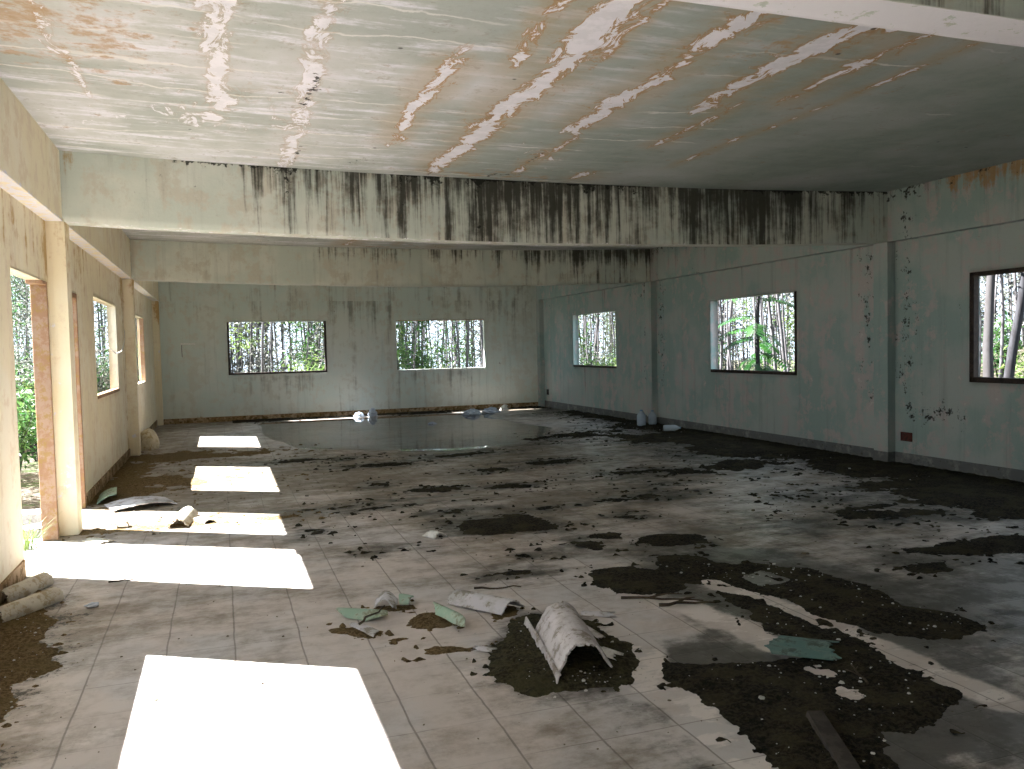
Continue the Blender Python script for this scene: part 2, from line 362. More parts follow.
PA = [(3.05, 5.56), (3.29, 5.45), (3.30, 5.2), (3.42, 5.08), (3.61, 5.12), (3.83, 4.78), (3.92, 4.27), (3.82, 3.91), (3.96, 3.73), (3.94, 3.44), (3.73, 3.33), (3.52, 3.41), (3.30, 3.6), (3.22, 3.82), (3.25, 4.24), (3.16, 4.51), (3.05, 4.75), (2.86, 4.84), (2.81, 5.07)]
PB = [(2.95, 4.56), (3.10, 4.27), (3.13, 3.86), (3.15, 3.67), (3.11, 3.4), (3.13, 3.1), (3.13, 2.9), (3.07, 2.74), (2.78, 2.61), (2.53, 2.64), (2.34, 2.4), (2.1, 2.1), (1.8, 2.3), (1.93, 2.84), (1.98, 3.01), (2.0, 3.32), (1.96, 3.48), (2.05, 3.67), (2.24, 3.53), (2.44, 3.5), (2.64, 3.48), (2.80, 3.7), (2.87, 4.1)]
PH = [(1.23, 3.85), (1.34, 4.08), (1.32, 4.2), (1.56, 4.5), (1.73, 4.64), (1.81, 4.57), (1.9, 4.48), (1.99, 4.37), (1.96, 4.18), (1.89, 3.99), (1.96, 3.89), (1.96, 3.73), (1.89, 3.58), (1.75, 3.44), (1.61, 3.47), (1.49, 3.5), (1.33, 3.48), (1.26, 3.62)]
def F_left(x, y):
    return poly_sd(x, y, [(-1.6, 6.9), (-1.28, 6.6), (-1.1, 5.95), (-0.93, 5.65), (-0.98, 5.3), (-0.90, 5.0), (-0.88, 4.78), (-1.0, 4.6), (-0.94, 4.35), (-1.0, 4.05), (-0.92, 3.7), (-0.95, 3.0), (-1.6, 2.6)]) - 0.03
def ell(x, y, cx, cy, rx, ry, a=0.0):
    c, s = math.cos(a), math.sin(a); dx, dy = x - cx, y - cy
    u = (dx * c + dy * s) / rx; v = (-dx * s + dy * c) / ry
    return (1 - np.hypot(u, v)) * min(rx, ry)

def F_mids(x, y):
    f = np.full(np.shape(x), -1.0)
    for e in ((2.30, 7.10, 0.46, 0.42), (2.15, 7.9, 0.22, 0.10), (2.7, 6.05, 0.13, 0.16), (2.45, 5.95, 0.10, 0.06), (2.3, 9.2, 0.22, 0.14), (3.1, 9.0, 0.24, 0.12), (4.15, 7.75, 0.35, 0.14, 0.2), (3.75, 7.7, 0.30, 0.09), (4.6, 8.3, 0.3, 0.12), (4.9, 9.3, 0.5, 0.16), (3.3, 10.3, 0.35, 0.15), (4.2, 10.6, 0.5, 0.2), (2.0, 11.5, 0.5, 0.2),
              (1.2, 12.5, 0.6, 0.16), (3.4, 12.0, 0.5, 0.16), (1.7, 9.8, 0.12, 0.2), (0.75, 7.4, 0.10, 0.12), (1.15, 6.6, 0.09, 0.05), (1.9, 5.5, 0.07, 0.05), (5.6, 7.0, 0.2, 0.08), (5.9, 6.3, 0.45, 0.10), (3.0, 7.6, 0.08, 0.05), (3.55, 6.9, 0.1, 0.06), (0.95, 8.6, 0.4, 0.07, 0.1), (1.4, 8.4, 0.3, 0.05)):
        f = np.maximum(f, ell(x, y, *e) * 0.6)
    return f - 0.022
def F_rwall(x, y):
    w = 0.75 + 0.35 * np.sin(y * 1.3) + 0.25 * np.sin(y * 3.1 + 1)
    f = x - (XR - 0.12 - w * sstep(16, 13, y) - 0.25)
    f = np.maximum(f, ell(x, y, 6.9, 7.1, 0.7, 0.25, 0.1)); f = np.maximum(f, ell(x, y, 6.3, 9.2, 0.9, 0.22, 0.25)); f = np.maximum(f, ell(x, y, 6.8, 12.5, 0.5, 0.7)); f = np.maximum(f, ell(x, y, 5.9, 13.6, 1.0, 0.3, 0.2))
    f = np.maximum(f, ell(x, y, 6.1, 5.9, 0.45, 0.12)); f = np.maximum(f, ell(x, y, 6.9, 5.7, 0.6, 0.2))
    return f * 0.5
# floor -----------------------------------------------------------------
def floor_attrs(x, y):
    dirt = 0.10 + 0.5 * fbm(x, y, 0.5, 4, 3)
    dirt = dirt + 0.30 * sstep(0.6, -1.2, x) * sstep(3, 6, y) + 0.22 * sstep(7, 10, y) * sstep(17, 13, y) * sstep(4, -1, x)
    dirt += 0.30 * np.exp(-((y - 11.6) / 0.9) ** 2) * sstep(3, -1, x) + 0.28 * np.exp(-((y - 8.45) / 0.35) ** 2) * sstep(1.2, -1, x)
    dirt += 0.25 * sstep(15.5, 17.5, y)
    pale = 0.12 + 0.22 * np.exp(-((x - 3.4) / 1.6) ** 2 - ((y - 8.5) / 2.2) ** 2) + 0.25 * np.exp(-((x - 2.2) / 0.9) ** 2 - ((y - 10.8) / 1.5) ** 2) \
        + 0.25 * np.exp(-((x + 0.6) / 0.35) ** 2 - ((y - 4.2) / 0.7) ** 2)
    for px, py, s in ((1.08, 3.85, 0.16), (2.9, 5.3, 0.25), (2.5, 4.5, 0.2), (6.9, 15.2, 0.8)):
        pale = pale + 0.45 * np.exp(-((x - px) ** 2 + (y - py) ** 2) / (2 * s * s))
    wet = -0.25 + 0.30 * sstep(1.8, 3.4, x) + 0.30 * sstep(3.2, 5.5, x) * sstep(7, 3.5, y)
    wet = wet + 0.45 * sstep(2.5, 1.6, np.abs(x - 3.6)) * sstep(4.3, 3.4, y) + 0.35 * np.exp(-((x - 4.6) / 1.1) ** 2 - ((y - 3.9) / 0.8) ** 2)
    wet += 0.30 * np.exp(-((x - 2.6) / 0.5) ** 2 - ((y - 5.3) / 0.5) ** 2) + 0.45 * np.exp(-((x - 2.0) / 0.35) ** 2 - ((y - 2.95) / 0.5) ** 2)
    wet += 0.42 * np.exp(-((y - 10.6) / 1.4) ** 2) * sstep(3, 5, x) + 0.30 * np.exp(-((y - 13.2) / 1.2) ** 2) * sstep(0.8, 2.5, x)
    wet += 0.30 * sstep(5.2, 7.5, x) + 0.15 * fbm(x, y, 0.7, 4, 21) * 2
    sd = np.maximum(poly_sd(x, y, PA), poly_sd(x, y, PB)) + 0.25 * fbm(x, y, 2.5, 4, 61)
    wet = np.maximum(wet + 0.12, -0.10 + 1.05 * sstep(-0.75, 0.0, sd)) + 0.7 * fbm(x, y, 1.1, 4, 62)
    sh = poly_sd(x, y, PH); wet = np.maximum(wet, 0.75 * sstep(-0.28, 0.05, sh + 0.15 * fbm(x, y, 3, 4, 63)) - 0.1); dirt = dirt + 0.9 * fbm(x, y, 1.6, 4, 64) + 0.22 + 0.4 * sstep(-0.4, 0.1, F_left(x, y) + 0.3 * fbm(x, y, 3, 4, 65))
    sm = np.maximum(F_mids(x, y), F_rwall(x, y) * 0.6) + 0.16 * fbm(x, y, 2.2, 4, 66)
    wet = np.maximum(wet, 0.85 * sstep(-0.30, 0.02, sm) - 0.15 + 0.4 * fbm(x, y, 1.8, 4, 67)); dirt = dirt + 0.35 * sstep(-0.45, -0.05, sm) + 0.20 * sstep(8.8, 10, y) * sstep(14.5, 12, y)
    river = np.full(np.shape(x), 9.0)
    for pts in RIVERS: river = np.minimum(river, seg_dist(x + 0.05 * fbm(x, y, 5, 3, 8) * 2, y + 0.05 * fbm(x, y, 5, 3, 9) * 2, pts))
    rv = sstep(0.16, 0.05, river)
    wet = wet - 1.1 * rv; dirt = dirt - 0.4 * rv; pale = pale + 0.35 * rv
    grit = -0.48 + 0.45 * sstep(-0.45, 0.05, F_left(x, y)) + 0.40 * sstep(-0.30, 0.02, np.maximum(np.maximum(sd, sh), sm)) + 0.3 * sstep(0, -1.2, x) * sstep(2, 4, y) * sstep(8, 6.5, y) + 0.22 * np.exp(-((y - 8.3) / 0.3) ** 2) * sstep(1.5, -0.5, x) \
        + 0.28 * np.exp(-((y - 11.8) / 1.5) ** 2) + 0.25 * sstep(5.5, 7.2, x) + 0.15 * sstep(2.2, 3, x)
    return dict(dirt=dirt, pale=pale, wet=wet, grit=grit)
RIVERS = [[(3.06, 4.85), (3.11, 4.49), (3.15, 4.08), (3.17, 3.7), (3.15, 3.44), (3.15, 3.12), (3.16, 2.89), (3.17, 2.72)],
          [(2.03, 4.0), (2.0, 3.80), (1.94, 3.55), (1.82, 3.44), (1.93, 3.21), (1.87, 2.98), (1.87, 2.79), (1.83, 2.5)],
          [(2.62, 4.4), (2.70, 3.97), (2.70, 3.76), (2.74, 3.55)], [(2.70, 3.28), (2.69, 3.2)], [(2.64, 3.06), (2.65, 2.98)]]
struct(grid('floor', lin(XL - 0.11, XR + 0.14, 0.06), lin(YB - 0.1, YF + 0.1, 0.06), lambda a, b: (a, b, 0 * a), M['floor'], floor_attrs))

# ceiling ----------------------------------------------------------------
SEAMS = [(-0.80, 4.3, 6.6, 0.05, 0.62), (0.03, 3.6, 6.9, 0.10, 0.72), (0.62, 3.4, 8.3, 0.09, 0.66), (1.40, 4.6, 7.2, 0.07, 0.62),
         (2.03, 2.6, 8.2, 0.11, 0.80), (2.22, 2.6, 4.9, 0.06, 0.60), (1.72, 3.0, 5.2, 0.06, 0.55), (2.75, 2.6, 6.4, 0.10, 0.70), (2.83, 6.2, 8.2, 0.05, 0.55),
         (3.42, 2.6, 5.6, 0.10, 0.72), (3.60, 2.6, 4.2, 0.05, 0.6), (3.86, 2.6, 5.4, 0.06, 0.58), (3.62, 5.0, 6.8, 0.06, 0.54), (4.25, 2.6, 7.4, 0.035, 0.44), (3.55, 7.5, 8.25, 0.1, 0.62)]
def ceil_attrs(x, y):
    yl = np.where(y < 8.4, y, np.where(y < 14.45, y - 6.04, y - 12.1)); far = y > 8.4
    wx = x + 0.16 * fbm(x, y, 1.2, 3, 4)
    w = np.full(np.shape(x), -0.35); og = np.zeros(np.shape(x))
    for sx, y0, y1, wd, amp in SEAMS:
        e = sstep(y0 - 0.3, y0 + 0.5, yl) * sstep(y1 + 0.4, y1 - 0.4, yl)
        v = amp * np.exp(-((wx - sx) / wd) ** 2 * 0.8) * e
        w = np.maximum(w, v - 0.30 + 0.30 * np.minimum(1, v * 3)); og = np.maximum(og, (1 if sx > 1.3 else 0.35) * e * np.exp(-((wx - sx) / (wd * 3.2)) ** 2))
    w = np.where(far, w - 0.3, w)
    blot = 0.42 * np.exp(-((x - 2.9) / 0.35) ** 2 - ((yl - 7.3) / 0.5) ** 2) + 0.34 * np.exp(-((x - 0.0) / 0.9) ** 2 - ((yl - 6.6) / 1.0) ** 2) + 0.40 * np.exp(-((x - 3.3) / 0.7) ** 2 - ((yl - 3.0) / 0.9) ** 2) \
        + 0.25 * np.exp(-((x - 2.5) / 0.35) ** 2 - ((yl - 5.4) / 0.3) ** 2)
    w = np.maximum(w, np.where(far, -0.3, blot))
    rust = 0.10 + 0.50 * sstep(0.3, -1.0, x) * sstep(6.9, 5.2, y) + 0.40 * np.exp(-((x - 2.6) / 1.0) ** 2 - ((yl - 8.1) / 0.35) ** 2) + 0.22 * np.exp(-((x - 3.0) / 1.2) ** 2 - ((yl - 3.6) / 1.2) ** 2)
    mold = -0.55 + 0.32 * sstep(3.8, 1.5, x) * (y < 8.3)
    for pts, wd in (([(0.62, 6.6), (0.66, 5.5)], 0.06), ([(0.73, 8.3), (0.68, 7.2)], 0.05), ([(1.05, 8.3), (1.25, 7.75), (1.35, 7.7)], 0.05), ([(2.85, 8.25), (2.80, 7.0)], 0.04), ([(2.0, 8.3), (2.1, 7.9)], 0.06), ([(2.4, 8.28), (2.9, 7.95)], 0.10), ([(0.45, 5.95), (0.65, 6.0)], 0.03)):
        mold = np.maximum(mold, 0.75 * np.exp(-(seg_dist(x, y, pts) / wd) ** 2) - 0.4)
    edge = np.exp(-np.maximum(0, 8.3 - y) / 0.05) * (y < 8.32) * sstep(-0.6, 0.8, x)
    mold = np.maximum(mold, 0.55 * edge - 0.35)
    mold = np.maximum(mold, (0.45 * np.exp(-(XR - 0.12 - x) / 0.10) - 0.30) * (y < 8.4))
    seam = 0.22 * sstep(3.2, 0.5, x) - 0.25 * sstep(3.5, 5.0, x)
    lime = np.where(far, 1.0, 0.06 + 0.94 * sstep(4.2, 0.6, x))  # left whitened by lime and painted light falloff; far bays whitened for bounce
    return dict(white=w, orange=og, rust=rust, mold=mold, seam=seam, lime=lime)
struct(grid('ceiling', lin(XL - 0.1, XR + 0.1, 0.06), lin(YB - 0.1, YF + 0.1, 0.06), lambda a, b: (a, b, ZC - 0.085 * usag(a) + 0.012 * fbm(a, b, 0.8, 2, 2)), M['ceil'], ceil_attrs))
mb = MB(); mb.box(XL - WTL, XR + WTR, YB - 0.12, YF + WTF + 1.04, ZC + 0.02, ZC + 0.20)  # unseen overhang past the far wall, added to trim its windows' sun
struct(mb.build('roof_slab', M['roof_slab']))

# walls ------------------------------------------------------------------
def wall(name, ax, c, t, s0, s1, z1, holes, mat, attrs, step=0.09):
    """wall plane at coordinate c of axis ax; thickness t (signed); openings (s0,s1,z0,z1)"""
    S = set(lin(s0, s1, step).tolist()); Zs = set(lin(0.0, z1, step).tolist())
    for h in holes: S |= {h[0], h[1]}; Zs |= {h[2], h[3]}
    def clean(v, keep):
        v = sorted(v); out = []
        for q in v:
            if out and q - out[-1] < 0.02:
                if q in keep: out[-1] = q
                continue
            out.append(q)
        return np.array(out)
    S = clean(S, {h[i] for h in holes for i in (0, 1)}); Zs = clean(Zs, {h[i] for h in holes for i in (2, 3)})
    n, k = len(S), len(Zs); s, z = np.meshgrid(S, Zs, indexing='ij')
    def P(off):
        a = np.full(s.shape, c + off); return np.stack([a, s, z] if ax == 0 else [s, a, z], -1).reshape(-1, 3)
    V = np.concatenate([P(0), P(t)]); N = n * k
    sm = (S[:-1] + S[1:]) / 2; zm = (Zs[:-1] + Zs[1:]) / 2
    solid = np.ones((n - 1, k - 1), bool)
    for h in holes: solid &= ~(((sm > h[0]) & (sm < h[1]))[:, None] & ((zm > h[2]) & (zm < h[3]))[None, :])
    F = []
    def idx(i, j, b): return b * N + i * k + j
    for i in range(n - 1):
        for j in range(k - 1):
            if not solid[i, j]: continue
            F.append((idx(i, j, 0), idx(i + 1, j, 0), idx(i + 1, j + 1, 0), idx(i, j + 1, 0)))
            F.append((idx(i, j, 1), idx(i, j + 1, 1), idx(i + 1, j + 1, 1), idx(i + 1, j, 1)))
            for di, dj, e in ((-1, 0, ((i, j), (i, j + 1))), (1, 0, ((i + 1, j + 1), (i + 1, j))), (0, -1, ((i + 1, j), (i, j))), (0, 1, ((i, j + 1), (i + 1, j + 1)))):
                a, b = i + di, j + dj
                if 0 <= a < n - 1 and 0 <= b < k - 1 and solid[a, b]: continue
                (p0, q0), (p1, q1) = e
                F.append((idx(p0, q0, 0), idx(p0, q0, 1), idx(p1, q1, 1), idx(p1, q1, 0)))
    A = {q: np.concatenate([np.broadcast_to(v, s.shape).ravel()] * 2) for q, v in attrs(s, z).items()}
    return struct(mesh_obj(name, V, np.array(F), mat, attrs=A))

SILL, HEAD, DH = 1.08, 2.31, 2.25
WL = [(3.15, 5.47), (11.08, 13.32), (15.88, 17.86)]; DL = [(6.90, 8.20), (8.66, 9.78)]
WR = [(4.92, 7.20), (10.19, 12.47), (16.11, 18.41)]
WF = [(0.16, 2.42), (4.13, 6.41)]
def under(s, z, wins, k=0.5):
    d = 0
    for a, b in wins: d = d + k * sstep(a - 0.1, a + 0.1, s) * sstep(b + 0.1, b - 0.1, s) * (z < SILL) * sstep(0.2, 1.1, z)
    return d
def at_right(s, z):
    drip = 0.02 + under(s, z, WR, 0.22) + 0.25 * sstep(2.2, 2.9, z) + 0.15 * fbm(s, z * 0.2, 1.2, 3, 5)
    drip = drip - 0.05
    mold = -0.36 + 0.26 * sstep(1.9, 2.7, z) * (0.5 + fbm(s, z, 0.8, 3, 31) * 2)
    for yc in (8.12, 8.75, 14.15, 14.75): mold = np.maximum(mold, 0.62 * np.exp(-np.abs(s - yc) / 0.20) * sstep(0.4, 1.0, z) - 0.32)
    mold = np.maximum(mold, 0.75 * np.exp(-(seg_dist(s, z, [(8.1, 0.72), (7.75, 0.66), (7.45, 0.78), (7.28, 0.62)]) / 0.13) ** 2) - 0.36)
    rust = -0.25 + 0.35 * np.exp(-((s - 10.6) / 0.15) ** 2) * (z < 1.1) + 0.35 * np.exp(-((s - 12.3) / 0.1) ** 2) * (z < 1.1) + 0.30 * sstep(7.2, 6.6, s) * sstep(1.0, 0.3, z)
    return dict(drip=drip, mold=mold, rust=rust, white=-0.5 + 0 * s)
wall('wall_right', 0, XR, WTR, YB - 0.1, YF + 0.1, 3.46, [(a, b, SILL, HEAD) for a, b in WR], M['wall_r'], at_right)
def at_left(s, z):
    rust = 0.0 + 0.55 * fbm(s, z * 0.3, 2.0, 3, 6) + 0.30 * sstep(1.7, 2.6, z)
    for yc in (8.2, 14.2, 20.4): rust = rust + 0.4 * np.exp(-np.abs(s - yc) / 0.22)
    rust = rust + 0.25 * sstep(0.4, 0.1, z)
    return dict(drip=-0.12 + 0.3 * fbm(s, z * 0.2, 2, 3, 7) + under(s, z, WL, 0.15), mold=-0.52 + 0.25 * sstep(1.8, 2.6, z) + 0.3 * fbm(s, z, 1.2, 3, 16), rust=rust, white=-0.5 + 0 * s)
wall('wall_left', 0, XL, -WTL, YB - 0.1, YF + 0.1, 3.46, [(a, b, SILL, HEAD) for a, b in WL + [(-1.6, 0.7)]] + [(a, b, -0.01 + 0.01, DH) for a, b in DL], M['wall_l'], at_left)  # includes an extra opening behind the camera, added to let in more light
def at_far(s, z):
    drip = 0.02 + under(s, z, WF, 0.45) + 0.34 * sstep(1.9, 2.8, z) + 0.3 * fbm(s, z * 0.15, 1.6, 3, 15) + 0.22 * np.exp(-((s - 3.2) / 0.8) ** 2)
    mold = -0.55 + 0.28 * np.exp(-((s - 7.5) / 0.4) ** 2) + 0.15 * sstep(2.3, 2.7, z)
    for pts in ([(1.2, 2.35), (2.9, 2.7)], [(4.3, 2.33), (5.6, 2.75)], [(6.4, 0.95), (7.0, 0.45)], [(6.5, 2.1), (6.9, 2.4), (6.8, 1.2)]):
        mold = np.maximum(mold, 0.42 * np.exp(-(seg_dist(s, z, pts) / 0.035) ** 2) - 0.33)
    rust = -0.15 + 0.5 * sstep(0.22, 0.05, z) + 0.25 * sstep(1.5, -1, s)
    return dict(drip=drip, mold=mold, rust=rust, white=-0.5 + 0 * s)
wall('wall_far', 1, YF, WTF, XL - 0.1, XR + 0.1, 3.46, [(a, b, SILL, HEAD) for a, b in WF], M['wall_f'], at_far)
flat = lambda s, z: dict(drip=-0.1 + 0 * s, mold=-0.8 + 0 * s, rust=-0.2 + 0 * s, white=-0.5 + 0 * s)
wall('wall_back', 1, YB, -0.12, XL - 0.1, XR + 0.1, 3.46, [], M['wall_f'], flat, 0.3)

# beams and columns --------------------------------------------------------
def beam_cross(name, y, dirty):
    xs = lin(XL - 0.05, XR + 0.05, 0.06); sag = usag(xs) * (0.0 if dirty == 3 else 1.0)
    zs = np.linspace(0, 1, 12)
    # profile around the beam: front face (down), soffit, back face (up)
    V = []; A = dict(drip=[], mold=[], rust=[], white=[])
    nj = 12 + 4 + 12
    for i, x in enumerate(xs):
        zt = ZC + 0.03; zb = ZB - 0.10 * sag[i] + 0.014 * float(fbm(np.array([x]), np.array([y]), 1.6, 3, 40)[0])
        prof = [(y + 0.0, zt + (zb - zt) * t) for t in zs] + [(y + BW * t, zb + 0.004) for t in (0.08, 0.35, 0.65, 0.92)] + [(y + BW, zb + (zt - zb) * t) for t in zs]
        V += [(x, yy, zz) for yy, zz in prof]
    V = np.array(V); x = V[:, 0]; t = (ZC - 0.085 * usag(x) - V[:, 2]) / 0.62; front = np.tile(np.array([1] * 12 + [0] * 4 + [0] * 12), len(xs))
    if dirty == 1:
        band = sstep(-0.5, 0.6, x) * sstep(8.4, 5.6, x)
        A['drip'] = -0.15 + front * (0.62 * band * (1.15 - 0.6 * t) + 0.30 * sstep(1.6, 2.4, x) * sstep(4.6, 3.4, x) + 0.42 * sstep(4.2, 5.4, x) + 0.25 * fbm(x, V[:, 1], 1.3, 3, 50))
        mold = -0.50 + front * ((1.00 * np.exp(-t / 0.17) + 0.22 * np.exp(-t / 0.05)) * sstep(-1.0, 0.1, x) * (0.7 + fbm(x, V[:, 2] * 0.1, 1.1, 3, 77) * 1.2) + 0.52 * np.exp(-((x - 0.62) / 0.13) ** 2) * sstep(1.15, 0.6, t)
                 + 0.50 * (np.exp(-((x - 2.1) / 0.10) ** 2) + np.exp(-((x - 2.55) / 0.12) ** 2) + 0.9 * np.exp(-((x - 1.75) / 0.10) ** 2) + 0.8 * np.exp(-((x - 3.75) / 0.12) ** 2) + 0.6 * np.exp(-((x - 4.4) / 0.2) ** 2)))
        mold = np.maximum(mold, front * (0.55 * np.exp(-(seg_dist(x, V[:, 2], [(-0.2, 3.10), (0.28, 3.12), (0.40, 3.18)]) / 0.03) ** 2)) - 0.40)
        mold = np.maximum(mold, front * (0.48 * np.exp(-(seg_dist(x, V[:, 2], [(-0.4, 3.3), (-0.62, 3.15), (-0.7, 3.0)]) / 0.07) ** 2)) - 0.42)
        A['mold'] = mold
        A['rust'] = -0.22 + front * (0.30 * sstep(0.4, 1.0, x) * sstep(4.6, 3.2, x) + 0.45 * np.exp(-((x + 1.2) / 0.12) ** 2) + 0.35 * sstep(-0.3, -0.9, x) * sstep(0.5, 0.1, t)) + 0.22 * (1 - front) * sstep(0.5, -0.5, x)
        A['white'] = np.where(np.abs(V[:, 2] - (ZB - 0.10 * usag(x))) < 0.03, 0.42 * sstep(6.5, 5.0, x) - 0.03, -0.5)
    elif dirty == 2:
        A['drip'] = -0.08 + 0.45 * sstep(0.6, 0.1, t) * sstep(0.6, 2.0, x) + 0.40 * sstep(4.0, 6, x) + 0.2 * fbm(x, V[:, 1], 1.2, 3, 60)
        A['mold'] = -0.55 + 0.4 * np.exp(-t / 0.2) * sstep(3.5, 5, x); A['rust'] = -0.25 + 0.2 * sstep(0.5, -1.2, x); A['white'] = -0.5 + 0 * x
    else:
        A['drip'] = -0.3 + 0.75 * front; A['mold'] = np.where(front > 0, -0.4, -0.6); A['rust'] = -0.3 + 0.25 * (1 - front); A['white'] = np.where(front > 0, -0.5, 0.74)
    n = len(xs); i = np.arange(n * nj).reshape(n, nj)
    F = np.stack([i[:-1, :-1], i[:-1, 1:], i[1:, 1:], i[1:, :-1]], -1).reshape(-1, 4)
    return struct(mesh_obj(name, V, F, M['beam'], attrs=A))
beam_cross('beam_near', BEAMS[0], 3); beam_cross('beam_middle', BEAMS[1], 1); beam_cross('beam_rear', BEAMS[2], 2)

def attr_box(name, x0, x1, y0, y1, z0, z1, mat, attrs, step=0.1):
    """box with subdivided faces and stain attributes"""
    V = []; F = []
    def face(fn, A, B):
        a, b = np.meshgrid(A, B, indexing='ij'); n, k = a.shape; base = len(V); V.extend(np.stack(fn(a, b), -1).reshape(-1, 3).tolist())
        for i in range(n - 1):
            for j in range(k - 1):
                F.append((base + i * k + j, base + (i + 1) * k + j, base + (i + 1) * k + j + 1, base + i * k + j + 1))
    xs, ys, zs = lin(x0, x1, step), lin(y0, y1, step), lin(z0, z1, step)
    for x in (x0, x1): face(lambda a, b: (np.full(a.shape, x), a, b), ys, zs)
    for y in (y0, y1): face(lambda a, b: (a, np.full(a.shape, y), b), xs, zs)
    for z in (z0, z1): face(lambda a, b: (a, b, np.full(a.shape, z)), xs, ys)
    V = np.array(V); return struct(mesh_obj(name, V, np.array(F), mat, attrs={k: np.broadcast_to(v, len(V)) for k, v in attrs(V[:, 0], V[:, 1], V[:, 2]).items()}))

B1, CR = 0.137, 0.12
def at_lbeam(x, y, z):
    soffit = np.abs(z - ZB) < 0.02
    r = 0.10 + 0.55 * fbm(y, z * 0.3, 2.2, 3, 71) + 0.25 * sum(np.exp(-np.abs(y - q) / 0.25) for q in (8.25, 14.3))
    return dict(drip=0.05 + 0.4 * fbm(y, z * 0.2, 2, 3, 72), mold=-0.75 + 0 * y, rust=np.where(soffit, -0.4, r), white=np.where(soffit, 0.6, -0.5))
attr_box('beam_left', XL - 0.02, XL + B1, YB, YF, ZB, ZC + 0.03, M['wall_l'], at_lbeam)
def at_rbeam(x, y, z):
    r = -0.1 + 0.72 * sstep(7.9, 7.3, y) * sstep(3.0, 3.35, z) + 0.3 * np.exp(-((y - 7.15) / 0.06) ** 2) + 0.25 * np.exp(-((y - 6.8) / 0.05) ** 2)
    mold = -0.32 + 0.40 * sstep(3.15, 3.4, z) + 0.42 * np.exp(-((y - 7.95) / 0.22) ** 2) + 0.28 * (y > 8.5) * (0.5 + 2 * fbm(y, z, 1.5, 2, 73))
    return dict(drip=0.10 + 0.3 * sstep(2.9, 3.4, z), mold=mold, rust=r, white=-0.5 + 0 * y)
attr_box('beam_right', XR - CR, XR + 0.02, YB, YF, ZB, ZC + 0.03, M['wall_r'], at_rbeam)
attr_box('beam_far', XL, XR, YF - 0.03, YF + 0.02, ZB - 0.0, ZC + 0.03, M['wall_f'], lambda x, y, z: dict(drip=0.25 + 0.2 * fbm(x, z * 0.2, 1.5, 3, 75), mold=-0.6 + 0 * x, rust=-0.25 + 0 * x, white=-0.5 + 0 * x))
def at_lcol(x, y, z):
    return dict(drip=-0.2 + 0 * x, mold=-0.85 + 0 * x, rust=-0.18 + 0.50 * sstep(1.6, 2.7, z) + 0.25 * sstep(0.4, 0.0, z) + 0.55 * np.exp(-((x - (XL + 0.12)) / 0.04) ** 2) * sstep(1.7, 2.5, z), white=np.where(z < 2.0, 0.25, -0.3))
def at_rcol(x, y, z):
    near = np.abs(x - (XR - CR)) > 0.02
    return dict(drip=np.where(near, 0.15, -0.1), mold=np.where(near, -0.45, -0.80), rust=np.where(near & (z > 1.9), 0.1, -0.3), white=-0.5 + 0 * x)
for nm, y in (('column_left_near', BEAMS[1]), ('column_left_rear', BEAMS[2]), ('column_left_front', BEAMS[0])):
    attr_box(nm, XL - 0.02, XL + 0.15, y, y + 0.235, 0, ZB + 0.02, M['wall_l'], at_lcol)
for nm, y in (('column_right_near', BEAMS[1]), ('column_right_rear', BEAMS[2]), ('column_right_front', BEAMS[0])):
    attr_box(nm, XR - CR, XR + 0.02, y, y + 0.235, 0, ZB + 0.02, M['wall_r'], at_rcol)
attr_box('column_right_far', XR - CR, XR + 0.02, YF - 0.22, YF + 0.02, 0, ZB + 0.02, M['wall_r'], at_rcol)
attr_box('column_left_far', XL - 0.02, XL + 0.13, YF - 0.22, YF + 0.02, 0, ZB + 0.02, M['wall_l'], at_lcol)

# baseboards (a broken band of render along the foot of the walls)
def baseboard(name, pts, h, mat, t=0.012):
    mb = MB()
    for (x0, y0, x1, y1) in pts: mb.box(min(x0, x1), max(x0, x1), min(y0, y1), max(y0, y1), 0, h)
    return struct(mb.build(name, mat))
segs = [(YB, 2.39), (2.625, 8.30), (8.535, 14.34), (14.575, YF - 0.22)]
baseboard('baseboard_right', [(XR - 0.014, a, XR, b) for a, b in segs] + [(XR - CR - 0.010, y - 0.008, XR, y + 0.243) for y in BEAMS], 0.17, M['base_r'])
baseboard('baseboard_left', [(XL, YB, XL + 0.014, 6.86), (XL, 9.88, XL + 0.014, 14.34), (XL, 14.575, XL + 0.014, YF - 0.2)], 0.13, M['base_l'])
baseboard('baseboard_far', [(XL + 0.13, YF - 0.014, XR - CR, YF)], 0.12, M['base_l'])

# window frames (glass is gone; bare wooden bars left) and door frames
def frame_bar(par, nm, x0, x1, y0, y1, z0, z1, mat):
    mb = MB(); mb.box(x0, x1, y0, y1, z0, z1); o = mb.build(nm, mat, par)
    bv = o.modifiers.new('b', 'BEVEL'); bv.width = 0.004; bv.segments = 1
    return o
def window(name, ax, c, out, a, b, bars, mat, w=0.05, dep=0.07):
    e = empty(name, (0, 0, 0)); e['kind'] = 'structure'
    c0, c1 = (c - 0.008 * out, c + dep * out); c0, c1 = min(c0, c1), max(c0, c1)
    R = dict(bottom=(a, b, SILL, SILL + w), top=(a, b, HEAD - w * 0.8, HEAD), near=(a, a + w, SILL, HEAD), far=(b - w, b, SILL, HEAD))
    for k in bars:
        s0, s1, z0, z1 = R[k]
        nm = 'frame_sill' if k == 'bottom' else ('frame_head' if k == 'top' else 'frame_jamb')
        if ax == 0: frame_bar(e, nm, c0, c1, s0, s1, z0, z1, mat)
        else: frame_bar(e, nm, s0, s1, c0, c1, z0, z1, mat)
    return e
window('window_1', 0, XR, 1, *WR[0], ('bottom', 'top', 'near', 'far'), M['dark_wood'], 0.06)
window('window_2', 0, XR, 1, *WR[1], ('bottom', 'near'), M['dark_wood'], 0.05)
